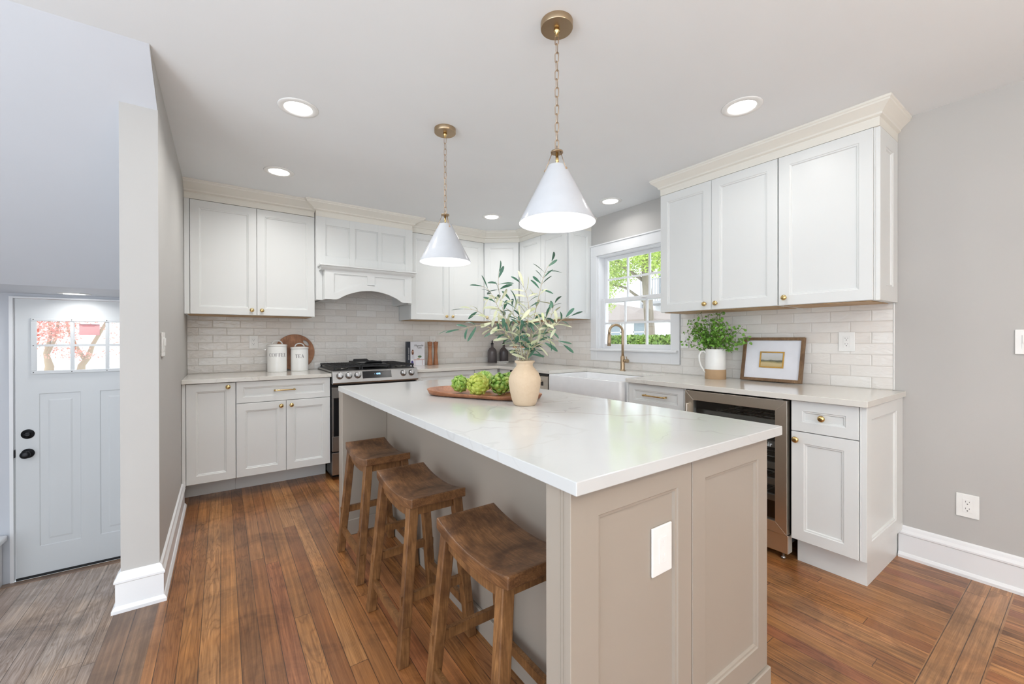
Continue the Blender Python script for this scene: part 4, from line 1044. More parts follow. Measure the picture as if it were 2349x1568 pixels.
# cookbook
def book():
    a = math.atan2(4.268-4.375, 1.807-1.629)
    t = empty('cookbook', (1.70, 4.325, .9142), 'hardback cookbook with a white cover and dark blue spine beside the range', 'book', rz=0)
    # stands upright, spine to the left, cover facing the room
    x0, x1, y0, y1, z0, z1 = 1.628, 1.828, 4.290, 4.335, .9145, 1.176
    MB().box(x0+.004, x1-.002, y0+.003, y1-.003, z0+.003, z1-.003).build('pages', plain('paper', (236, 232, 222), .8), t)
    cv = MB().box(x0+.0, x1, y0, y0+.0028, z0, z1, .0005).box(x0, x1, y1-.0028, y1, z0, z1, .0005).build('cover', plain('white_cover', (226, 226, 232), .35), t)
    MB().box(x0-.003, x0+.0, y0, y1, z0, z1, .001).box(x0-.003, x0+.036, y0-.0008, y0-.0001, z0, z1).build('spine', plain('navy_cloth', (40, 46, 60), .45), t)
    def flat(name, pts, mt, d=.0006): return MB().prism([(p[0], y0-.0002, p[1]) for p in pts], (0, -d, 0), (0, 0, 0)).build(name, mt, cv)
    def text(body, size, x, z, rot, mt, nm='lettering', shear=0.0):
        o = words(body, size, .0002, cv, shear, 'CENTER'); o.rotation_euler = rot; o.location = Vector((x, y0-.0014, z))-t.location; o.data.materials.append(mt)
    ink = plain('dark_ink', (64, 62, 66), .6); wht = plain('white_ink', (226, 226, 226), .6)
    text('Magnolia', .030, 1.757, 1.124, (PI/2, 0, 0), ink, shear=.35); text('Table', .026, 1.762, 1.102, (PI/2, 0, 0), ink, shear=.35)
    text('JOANNA GAINES', .017, 1.640, 1.045, (PI/2, PI/2, 0), wht)
    # cover photo: table, seated figure, flowers and blue chair as flat colour shapes printed on the cover
    flat('print', [(1.70, .975), (1.824, .975), (1.824, .985), (1.70, .985)], plain('table_pink', (206, 176, 176), .6))
    flat('print', [(1.712, .918), (1.718, .918), (1.718, .975), (1.712, .975)], plain('table_leg', (196, 168, 168), .6))
    flat('print', [(1.80, .918), (1.806, .918), (1.806, .975), (1.80, .975)], plain('table_leg2', (196, 168, 168), .6))
    ell = lambda cx, cz, rx, rz, n=14: [(cx+rx*math.cos(2*PI*k/n), cz+rz*math.sin(2*PI*k/n)) for k in range(n)]
    flat('print', ell(1.690, 1.060, .013, .030), plain('brown_hair', (112, 70, 52), .6))
    flat('print', ell(1.692, 1.068, .007, .010), plain('skin', (214, 168, 146), .6), .0009)
    flat('print', [(1.678, .99), (1.712, .99), (1.704, 1.035), (1.684, 1.035)], plain('white_shirt', (214, 212, 220), .6), .0008)
    flat('print', ell(1.770, 1.012, .022, .012), plain('greens', (96, 124, 92), .6)); flat('print', ell(1.755, .990, .018, .006), plain('dish', (190, 160, 130), .6))
    flat('print', ell(1.685, .945, .014, .026), plain('blue_chair', (72, 66, 130), .6))
book()
def mill(x, y, label):
    t = empty('pepper_mill', (x, y, .9142), label, 'pepper mill', 'wooden mills')
    mt = grain_wood('mill_wood', (196, 138, 98), (160, 102, 68), 'z', .35, 1, 4, .3)
    MB().lathe([(.029, 0), (.030, .004), (.026, .05), (.021, .11), (.019, .15), (.021, .185), (.024, .205), (.0245, .208)], (x, y, .9142), 28).build('body', mt, t)
    h = MB().lathe([(.0245, .2095), (.026, .23), (.028, .255), (.027, .259), (0, .259)], (x, y, .9142), 28).build('head', mt, t)
    MB().lathe([(.004, .2595), (.006, .263), (.004, .268), (0, .268)], (x, y, .9142), 12).build('finial', 'bronze', h)
mill(1.888, 4.285, 'tall wooden pepper mill next to the cookbook'); mill(1.972, 4.318, 'tall wooden pepper mill right of its twin, before the outlet')
# bottles, soap dish, bowl of oranges
def bottle(x, y, label):
    t = empty('glass_bottle', (x, y, .9142), label, 'bottle', 'dark bottles in the corner')
    MB().lathe([(0, 0), (.052, 0), (.056, .004), (.056, .125), (.052, .148), (.036, .172), (.018, .186), (.0155, .194), (.0155, .222)], (x, y, .9142), 32).build('body', plain('smoked_glass', (104, 98, 100), .12), t)
    n = MB().lathe([(.0175, .2225), (.0175, .238), (.008, .240), (.008, .262)], (x, y, .9142), 20).build('cap', 'black', t)
    MB().tube([(x, y, 1.176), (x, y, 1.184), (x-.012, y-.02, 1.188), (x-.020, y-.035, 1.182)], .0045, 8).build('pump_spout', 'black', n)
bottle(2.735, 4.335, 'smoked glass pump bottle, the left one in the corner'); bottle(2.905, 4.330, 'smoked glass pump bottle, the right one beside the bowl')
t = empty('soap_dish', (2.800, 4.215, .9142), 'small white rectangular dish before the dark bottles', 'dish')
MB().box(2.745, 2.880, 4.185, 4.245, .9143, .932, .006, 2).build('dish', 'ceramic', t)
t = empty('footed_bowl', (2.885, 3.985, .9142), 'white footed bowl holding oranges behind the vase', 'bowl')
MB().lathe([(0, 0), (.055, 0), (.056, .004), (.030, .045), (.024, .062), (.034, .075), (.10, .118), (.165, .186), (.168, .190), (.160, .190), (.095, .128), (0, .095)], (2.885, 3.985, .9142), 40).build('bowl', 'ceramic', t, auto=40)
om = plain('orange_peel', (238, 138, 36), .45)
for k, (dx, dy, dz, lab) in enumerate(((-.062, -.02, .163, 'orange at the left side of the white footed bowl'), (.012, -.065, .163, 'orange at the front of the white footed bowl'), (.062, .02, .166, 'orange at the right side of the white footed bowl'), (-.012, .058, .166, 'orange at the back of the white footed bowl'))):
    o = MB().lathe([(0, -.034)]+[(.036*math.sin(PI*q/12), -.034*math.cos(PI*q/12)) for q in range(1, 12)]+[(0, .034)], (2.885+dx, 3.985+dy, .9142+dz), 20).build('orange', om, smooth=True)
    tag(o, lab, 'fruit', 'oranges in the footed bowl')

# ---------------------------------------------------------------- vase and olive branches
VX, VY, VZ = 1.100, 1.474, .9142
CA, SA = math.cos(yw), math.sin(yw)
def rel(px, pz, dp):      # right of the vase, height above the slab, depth away from the room's near side
    return Vector((VX+px*CA+dp*SA, VY-px*SA+dp*CA, VZ+pz))
def vase():
    t = empty('vase', (VX, VY, VZ), 'rough sand-coloured clay vase standing on the island', 'vase')
    tt = NT('clay'); v, _ = tt.obj(); n = tt.noise(v, 60, 4, .7); n2 = tt.noise(v, 9, 3)
    c = tt.mix(n2, lin((204, 180, 152)), lin((214, 194, 168))); c = tt.mix(tt.math('MULTIPLY', tt.ramp(n, [(.5, (0, 0, 0)), (.7, (1, 1, 1))]), .35), c, lin((196, 168, 138)))
    tt.set(color=c, rough=.85); tt.bump(n, .35, .004)
    pr = [(0, 0), (.045, 0), (.0495, .004), (.0565, .022), (.0645, .055), (.0705, .088), (.0716, .106), (.0695, .122), (.0605, .144), (.047, .160), (.038, .170), (.0355, .177), (.037, .183), (.0435, .189), (.0450, .193), (.0425, .1965), (.036, .195), (.031, .185), (.033, .165), (.055, .12), (.045, .02), (0, .012)]
    o = MB().lathe(pr, (VX, VY, VZ), 48).build('body', tt.m, t, smooth=True)
vase()
def leafmat(name, top, under):
    t = NT(name); g = t.n('ShaderNodeNewGeometry'); v, _ = t.obj()
    n = t.noise(v, 18, 2)
    a = t.mix(n, lin(top), tuple(min(1, x*1.5) for x in lin(top))); t.set(color=t.mix(g.outputs['Backfacing'], a, lin(under)), rough=.45); return t.m
M['olive'] = leafmat('olive_leaf', (34, 74, 56), (62, 104, 82)); M['pale'] = leafmat('olive_leaf_pale', (172, 178, 140), (190, 192, 160))
M['stem'] = plain('olive_stem', (172, 160, 132), .6)
def leaf(mb, p, d, nrm, ln, wd, curl=.15):
    """narrow pointed leaf: folded along its midrib and bent"""
    d = d.normalized(); s = d.cross(nrm)
    if s.length < 1e-3: s = d.cross(Vector((0, 0, 1)))
    s.normalize(); n = s.cross(d)
    prof = [(0, .0), (.12, .34), (.34, .74), (.60, 1.0), (.80, .88), (.94, .50), (1.0, 0.0)]
    L_, C_, R_ = [], [], []
    for u, w in prof:
        c = p+d*ln*u-n*ln*curl*u*u
        C_.append(mb.bm.verts.new(c)); L_.append(mb.bm.verts.new(c-s*wd*w/2+n*wd*.12*w) if w else None); R_.append(mb.bm.verts.new(c+s*wd*w/2+n*wd*.12*w) if w else None)
    for k in range(len(prof)-1):
        for S, fl in ((L_, 0), (R_, 1)):
            q = [v for v in (C_[k], C_[k+1], S[k+1], S[k]) if v is not None]
            if len(q) >= 3: mb.bm.faces.new(q if fl else list(reversed(q))).smooth = True
def branch(pts, dens, label, r0=.0021, tipdark=6, seedv=0, darkp=.4):
    rnd = random.Random(seedv)
    t = empty('olive_branch', rel(*pts[0]), label, 'branch', 'olive branches in the clay vase')
    P_ = [rel(*p) for p in pts]
    # smooth path
    Q = []
    for i in range(len(P_)-1):
        a, b, c, d = P_[max(i-1, 0)], P_[i], P_[i+1], P_[min(i+2, len(P_)-1)]
        for k in range(6):
            u = k/6; Q.append(.5*((2*b)+(c-a)*u+(2*a-5*b+4*c-d)*u*u+(3*b-a-3*c+d)*u**3))
    Q.append(P_[-1])
    rr = [r0*(1-.7*k/len(Q)) for k in range(len(Q))]
    MB().tube(Q, rr, 7).build('stem', 'stem', t)
    tot = sum((Q[k+1]-Q[k]).length for k in range(len(Q)-1))
    dk, pl, tw = MB(), MB(), MB(); npl = 0
    start = dens[0]; n = dens[1]
    for m_ in range(n):
        s = tot*(start+(1-start)*m_/max(n-1, 1)); acc = 0
        for k in range(len(Q)-1):
            l = (Q[k+1]-Q[k]).length
            if acc+l >= s or k == len(Q)-2: break
            acc += l
        p = Q[k].lerp(Q[k+1], min(1, max(0, (s-acc)/l))); d = (Q[k+1]-Q[k]).normalized()
        ax = Vector((rnd.uniform(-1, 1), rnd.uniform(-1, 1), rnd.uniform(-.5, 1))); side = d.cross(ax).normalized()
        end = m_ >= n-2
        for sg in ((1, -1) if not end else (1,)):
            dd = (d*(rnd.uniform(.25, .9) if not end else 2)+side*sg*rnd.uniform(.6, 1)+Vector((0, 0, rnd.uniform(-.25, .25)))).normalized()
            nn = Vector((rnd.uniform(-.5, .5), rnd.uniform(-.9, .1), rnd.uniform(.3, 1)))
            base = p+dd*.004
            ln = rnd.uniform(.046, .072); wd = rnd.uniform(.0125, .0168)
            tgt = dk if (rnd.random() < darkp or m_ >= n-tipdark) else pl
            if tgt is pl: npl += 1
            leaf(tgt, base, dd, nn, ln, wd, rnd.uniform(.0, .55))
            tw.tube([p, base+dd*.004], .0007, 4)
    tw.build('leaf_stalks', 'stem', t)
    dk.build('leaves', 'olive', t)['label'] = 'dark green leaves'
    if npl: pl.build('leaves', 'pale', t)['label'] = 'pale sage leaves'
    else: pl.bm.free()
m_ = 1/517.0
def B_(*px): return [((u-1203)*m_, (928-v)*m_, d) for u, v, d in px]
branch(B_((1198, 880, 0), (1185, 812, .0), (1172, 780, -.02), (1140, 758, -.06), (1100, 748, -.09), (1065, 756, -.10), (1046, 759, -.10)), (.30, 11), 'olive branch reaching farthest left, almost level', seedv=1, tipdark=4, darkp=.4)
branch(B_((1200, 880, 0), (1190, 812, .01), (1165, 745, .02), (1143, 705, .02), (1124, 668, .03), (1108, 655, .03)), (.38, 13), 'olive branch leaning left below the tallest left sprig', seedv=2, tipdark=3, darkp=.25)
branch(B_((1201, 880, 0.01), (1194, 812, .02), (1172, 760, .04), (1152, 705, .05), (1143, 660, .06), (1142, 622, .06)), (.42, 13), 'tallest olive branch on the left with dark green tip', seedv=3, tipdark=5, darkp=.35)
branch(B_((1199, 880, -.02), (1188, 812, -.03), (1160, 762, -.07), (1125, 735, -.09), (1098, 716, -.1), (1074, 712, -.1)), (.42, 11), 'short olive branch on the lower left in front', seedv=4, tipdark=1, darkp=.3)
branch(B_((1204, 880, 0), (1204, 812, 0), (1208, 750, -.02), (1212, 705, -.03), (1204, 668, -.03), (1194, 652, -.03)), (.35, 14), 'olive branch rising straight up the middle', seedv=5, tipdark=1, darkp=.35)
branch(B_((1206, 880, .01), (1212, 812, .02), (1222, 745, .03), (1234, 690, .03), (1246, 640, .04), (1256, 612, .04), (1266, 598, .04)), (.32, 15), 'tallest olive branch on the right with dark green tip', seedv=6, tipdark=5, darkp=.35)
branch(B_((1206, 880, -.01), (1216, 812, -.02), (1235, 780, -.04), (1262, 752, -.07), (1284, 735, -.09), (1300, 728, -.10)), (.35, 12), 'olive branch fanning out farthest to the right', seedv=7, tipdark=3, darkp=.4)
branch(B_((1205, 880, .02), (1214, 812, .03), (1240, 772, .07), (1262, 745, .10), (1275, 700, .12), (1278, 692, .12)), (.4, 10), 'olive branch behind the others on the right', seedv=8, tipdark=1, darkp=.3)
branch(B_((1203, 880, -.02), (1210, 812, -.04), (1232, 790, -.07), (1260, 778, -.09), (1283, 788, -.10)), (.35, 8), 'low olive branch on the right hanging over the vase shoulder', seedv=9, tipdark=2, darkp=.5)
branch(B_((1202, 880, -.01), (1197, 812, -.03), (1190, 770, -.06), (1192, 735, -.08), (1183, 705, -.09)), (.3, 12), 'olive branch in front of the middle, leaning slightly left', seedv=10, tipdark=2, darkp=.45)
branch(B_((1204, 880, .02), (1200, 812, .04), (1185, 760, .09), (1178, 715, .12), (1172, 685, .13)), (.35, 11), 'olive branch at the back, left of the middle', seedv=11, tipdark=2, darkp=.3)
branch(B_((1205, 880, -.01), (1208, 812, -.03), (1222, 770, -.06), (1244, 740, -.08), (1258, 712, -.08)), (.35, 12), 'olive branch in front, halfway to the right', seedv=12, tipdark=2, darkp=.4)

# ---------------------------------------------------------------- tray with artichokes
def tray():
    t = empty('serving_tray', (1.075, 1.80, VZ), 'shallow walnut serving tray lying under the artichokes', 'tray')
    ctl = [Vector(p) for p in ((.872, 1.985), (.955, 1.800), (1.050, 1.635), (1.125, 1.565), (1.225, 1.537), (1.275, 1.570), (1.330, 1.720), (1.325, 1.880), (1.235, 2.030), (1.080, 2.110), (.930, 2.090))]
    n_ = len(ctl); ol = []
    for i in range(n_):
        a_, b_, c_, d_ = ctl[i-1], ctl[i], ctl[(i+1) % n_], ctl[(i+2) % n_]
        for k in range(5):
            u = k/5; ol.append(.5*((2*b_)+(c_-a_)*u+(2*a_-5*b_+4*c_-d_)*u*u+(3*b_-a_-3*c_+d_)*u**3))
    ctr = sum(ol, Vector((0, 0)))/len(ol); N_ = len(ol); mb = MB()
    def ring(inset, z):
        out = []
        for p in ol:
            d = p-ctr; q = ctr+d*(1-inset/d.length); lift = .007*max(0, (d.length-.20)/.10) if z > VZ+.012 else 0
            out.append(mb.bm.verts.new((q.x, q.y, z+lift)))
        return out
    rs = [ring(.035, VZ+.0005), ring(.012, VZ+.006), ring(0, VZ+.018), ring(0, VZ+.0215), ring(.008, VZ+.0215), ring(.030, VZ+.0105), ring(.06, VZ+.009)]
    for P1, P2 in zip(rs, rs[1:]):
        for k in range(N_): mb.bm.faces.new((P1[k], P1[(k+1) % N_], P2[(k+1) % N_], P2[k])).smooth = True
    mb.bm.faces.new(list(reversed(rs[0]))); mb.bm.faces.new(rs[-1])
    mb.build('tray_body', grain_wood('tray_wood', (186, 126, 88), (152, 98, 66), 'y', .45, .6, 4, .4), t)
tray()
def artmat(name, a, b):
    t = NT(name); v, _ = t.obj(); n = t.noise(v, 30, 4, .6)
    c = t.mix(t.ramp(n, [(.35, (0, 0, 0)), (.65, (1, 1, 1))]), lin(a), lin(b))
    br = t.ramp(t.noise(v, 55, 3, .6), [(.66, (0, 0, 0)), (.74, (1, 1, 1))])
    t.set(color=t.mix(t.math('MULTIPLY', br, .45), c, lin((126, 84, 50))), rough=.38); t.bump(t.noise(v, 200, 2), .1, .001); return t.m
def artichoke(c, R_, axis, mt, tip, label, n=48, seedv=0, openv=1.0):
    rnd = random.Random(seedv)
    t = empty('artichoke', c, label, 'artichoke', 'artichokes on the tray'); c = Vector(c)
    q = Vector((0, 0, 1)).rotation_difference(Vector(axis).normalized())
    MB().lathe([(0, -R_*.72)]+[(R_*.74*math.sin(PI*k/12), -R_*.74*math.cos(PI*k/12)) for k in range(1, 12)]+[(0, R_*.74)], c, 20, Vector(axis).normalized()).build('heart', mt, t, smooth=True)
    MB().lathe([(R_*.24, -R_*.86), (R_*.22, -R_*.6)], c, 12, Vector(axis).normalized()).build('stalk', mt, t)
    mb = MB(); ga = PI*(3-math.sqrt(5))
    for k in range(n):
        u = (k+.5)/n; lat = -1.15+2.35*u            # from the base up to the tip
        ph = k*ga; ce, se = math.cos(lat), math.sin(lat)
        pos = Vector((ce*math.cos(ph), ce*math.sin(ph), se)); tan = Vector((-se*math.cos(ph), -se*math.sin(ph), ce)); sd = Vector((-math.sin(ph), math.cos(ph), 0))
        w = R_*(.86-.40*u)*rnd.uniform(.88, 1.12); l = R_*(.98-.30*u)*rnd.uniform(.9, 1.12)
        G = []; flare = (.12+.06*rnd.random())*openv
        for i in range(6):
            s = i/5; row = []
            wid = w*(.55+.75*s-1.25*s**3 if s < .99 else .06)
            for j in range(-2, 3):
                x = j/2
                p = pos*R_*(.70+flare*math.sin(s*2.2)+.10*(1-x*x)*(1-.3*s)) + tan*(l*(s-.45)) + sd*(wid*x*.62) - pos*R_*.10*x*x
                row.append(mb.bm.verts.new(c+q @ p))
            G.append(row)
        for i in range(5):
            for j in range(4): mb.bm.faces.new((G[i][j], G[i][j+1], G[i+1][j+1], G[i+1][j])).smooth = True
    o = mb.build('bracts', mt, t)
    md = o.modifiers.new('thick', 'SOLIDIFY'); md.thickness = .0022; md.offset = -1
g1 = artmat('artichoke_green', (120, 164, 62), (188, 212, 112)); g2 = artmat('artichoke_yellow', (150, 168, 58), (206, 210, 104)); g3 = artmat('artichoke_deep', (96, 146, 50), (186, 204, 104))
TZ = VZ+.0105
artichoke((1.015, 1.924, TZ+.049), .049, (-.5, -.6, .5), g1, 0, 'smaller round green artichoke at the left end of the tray', seedv=1, n=30)
artichoke((1.030, 1.765, TZ+.058), .0585, (-.75, -.35, .15), g2, 0, 'yellowish artichoke with brown-tipped leaves, second from the left', seedv=2, n=38)
artichoke((1.150, 1.905, TZ+.058), .0575, (.3, .2, .9), g1, 0, 'artichoke standing at the back between the yellowish and the dark one', seedv=3, n=36)
artichoke((1.154, 1.752, TZ+.0565), .0555, (-.35, -.80, .25), g3, 0, 'deep green artichoke facing forward, just left of the vase', seedv=4, n=32, openv=1.5)
artichoke((1.247, 1.812, TZ+.055), .0545, (.5, -.3, .6), g3, 0, 'artichoke mostly hidden behind the clay vase', seedv=5, n=32)

# ---------------------------------------------------------------- pitcher with greens
PX, PY, PZ = 2.935, 1.618, .9142
def pitcher():
    t = empty('pitcher', (PX, PY, PZ), 'white ceramic pitcher with a bare clay base holding greens', 'pitcher')
    MB().lathe([(0, 0), (.0685, 0), (.070, .002), (.070, .0695)], (PX, PY, PZ), 40, cap=True).build('clay_base', plain('bare_clay', (186, 156, 122), .75), t, auto=40)
    b = MB(); n = 48; sp = math.radians(-35)          # spout to the right
    prof = [(.0702, .070), (.0706, .072), (.0690, .12), (.0672, .17), (.0665, .200), (.0675, .216), (.0645, .216), (.063, .20), (.064, .12), (.060, .08), (0, .078)]
    rings = []
    for r, z in prof:
        row = []
        for k in range(n):
            a = 2*PI*k/n; da = math.atan2(math.sin(a-sp), math.cos(a-sp)); bump = max(0, 1-abs(da)/.42)**1.5*max(0, (z-.165)/.05)*.024
            row.append(b.bm.verts.new((PX+(r+bump)*math.cos(a), PY+(r+bump)*math.sin(a), PZ+z+bump*.25)))
        rings.append(row)
    for A, C_ in zip(rings, rings[1:]):
        for k in range(n): b.bm.faces.new((A[k], A[(k+1) % n], C_[(k+1) % n], C_[k])).smooth = True
    b.build('jug', 'ceramic', t, auto=60)
    ha = math.radians(135); U = Vector((math.cos(ha), math.sin(ha), 0)); O = Vector((PX, PY, PZ))
    pts = [O+U*r+Vector((0, 0, z)) for r, z in ((.066, .185), (.080, .200), (.100, .195), (.112, .170), (.110, .130), (.098, .090), (.082, .062), (.069, .045))]
    MB().tube(pts, [.006, .0062, .0064, .0066, .0064, .006, .0055, .005], 10).build('handle', 'ceramic', t, smooth=True)
pitcher()
def greens():
    t = empty('leafy_sprigs', (PX, PY, PZ+.2), 'bunch of small-leaved bright green sprigs standing in the pitcher', 'plant')
    rnd = random.Random(11); st, lf, bd = MB(), MB(), MB()
    lm = leafmat('fern_leaf', (92, 150, 46), (120, 170, 70))
    O = Vector((PX, PY, PZ))
    for k in range(40):
        a = rnd.uniform(0, 2*PI); sp = rnd.uniform(.2, 1.0)
        # spread: wider along the wall (Y), narrow towards it, kept below the cabinet in the back
        ty_ = math.sin(a)*sp*.27; tx_ = math.cos(a)*sp*.125-.02
        hz = rnd.uniform(.34, .44)-abs(ty_)*.35 + (.06 if tx_ < -.06 else 0)
        tip = O+Vector((min(tx_, .115), ty_, hz))
        if tip.x > 2.83: tip.z = min(tip.z, 1.385)
        base = O+Vector((math.cos(a)*.035, math.sin(a)*.035, .15)); mid = base.lerp(tip, .45)+Vector((0, 0, .03)); top = O+Vector((math.cos(a)*.05*sp, math.sin(a)*.05*sp, .222))
        pts = []
        ctl = [base, top, mid, tip]
        for i in range(13):
            u = i/12; pts.append(ctl[0]*(1-u)**3+ctl[1]*3*u*(1-u)**2+ctl[2]*3*u*u*(1-u)+ctl[3]*u**3)
        st.tube(pts, .0011, 5)
        for i in range(5, 13):
            p, d = pts[i], (pts[i]-pts[i-1]).normalized()
            for q in range(2):
                ax = Vector((rnd.uniform(-1, 1), rnd.uniform(-1, 1), rnd.uniform(-1, 1))).normalized(); s = d.cross(ax).normalized()
                tw = p+s*rnd.uniform(.008, .022)+d*.006; st.tube([p, tw], .0006, 3)
                for z_ in range(2):
                    nn = Vector((rnd.uniform(-1, .3), rnd.uniform(-1, 1), rnd.uniform(-.2, 1)))
                    dd = (s+Vector((rnd.uniform(-.8, .8), rnd.uniform(-.8, .8), rnd.uniform(-.5, .7)))).normalized()
                    leaf(lf, tw, dd, nn, rnd.uniform(.015, .024), rnd.uniform(.013, .019), rnd.uniform(0, .3))
        for z_ in range(3):
            c = tip+Vector((rnd.uniform(-.012, .012), rnd.uniform(-.012, .012), rnd.uniform(-.005, .014))); st.tube([tip, c], .0005, 3)
            bd.lathe([(0, -.003), (.0026, 0), (0, .003)], c, 6)
    st.build('stems', plain('green_stem', (110, 130, 60), .6), t); lf.build('leaves', lm, t, kind='stuff'); bd.build('buds', plain('bud', (86, 92, 46), .6), t, kind='stuff')
greens()

# ---------------------------------------------------------------- framed landscape
def picture():
    t = empty('picture_frame', (3.03, 1.277, .9145), 'brown wooden picture frame with a small landscape, leaning on the tiles', 'picture')
    # local frame: y along the wall (towards camera = negative), leaning back
    Lz = math.hypot(.292, .060); k = Vector((.062, 0, .292)).normalized(); nrm = Vector((-k.z, 0, k.x)); U = Vector((0, -1, 0)); O = Vector((3.004, 1.469, .9168))
    W_, H_ = .376, Lz
    def fr(name, u0, u1, v0, v1, fw, d0, d1, mt, parent):
        mb = MB()
        def P(u, v, d): return O+U*u+k*v+nrm*d
        for quad in (((u0, v0), (u1, v0), (u1-fw, v0+fw), (u0+fw, v0+fw)), ((u0, v1), (u1, v1), (u1-fw, v1-fw), (u0+fw, v1-fw)), ((u0, v0), (u0, v1), (u0+fw, v1-fw), (u0+fw, v0+fw)), ((u1, v0), (u1, v1), (u1-fw, v1-fw), (u1-fw, v0+fw))):
            mb.prism([P(a, b, d0) for a, b in quad], (0, 0, 0), nrm*(d1-d0))
        return mb.build(name, mt, parent, bevel=.001)
    def rect(name, u0, u1, v0, v1, d0, d1, mt, parent):
        return MB().prism([O+U*a+k*b+nrm*d0 for a, b in ((u0, v0), (u1, v0), (u1, v1), (u0, v1))], (0, 0, 0), nrm*(d1-d0)).build(name, mt, parent)
    fr('frame', 0, W_, 0, H_, .019, 0, .022, grain_wood('frame_wood', (142, 112, 80), (112, 84, 58), 'z', .55, 1, 5, .4), t)
    mt_ = rect('mat_board', .019, W_-.019, .019, H_-.019, .004, .008, plain('mat_white', (234, 236, 244), .7), t)
    i0, i1, j0, j1 = .113, .263, .092, .202
    fr('inner_frame', i0, i1, j0, j1, .008, .0082, .014, metal('gilt', (190, 150, 80), .35), mt_)
    pm = NT('landscape_painting'); v, sp = pm.obj()
    nz = pm.noise(pm.vec(0.0, pm.math('MULTIPLY', sp[1], 14.0), pm.math('MULTIPLY', sp[2], 40.0)), 1, 4, .6)
    h = pm.math('ADD', pm.math('MULTIPLY_ADD', nz, .022, -.011), sp[2])
    col = pm.ramp(pm.math('DIVIDE', pm.math('SUBTRACT', h, .095), .095), [(0, lin((198, 176, 128))), (.30, lin((206, 188, 144))), (.42, lin((150, 140, 100))), (.47, lin((92, 94, 76))), (.53, lin((120, 122, 108))), (.58, lin((196, 196, 190))), (1, lin((206, 208, 212)))])
    pm.set(color=col, rough=.6)
    rect('painting', i0+.008, i1-.008, j0+.008, j1-.008, .0082, .0095, pm.m, mt_)
picture()

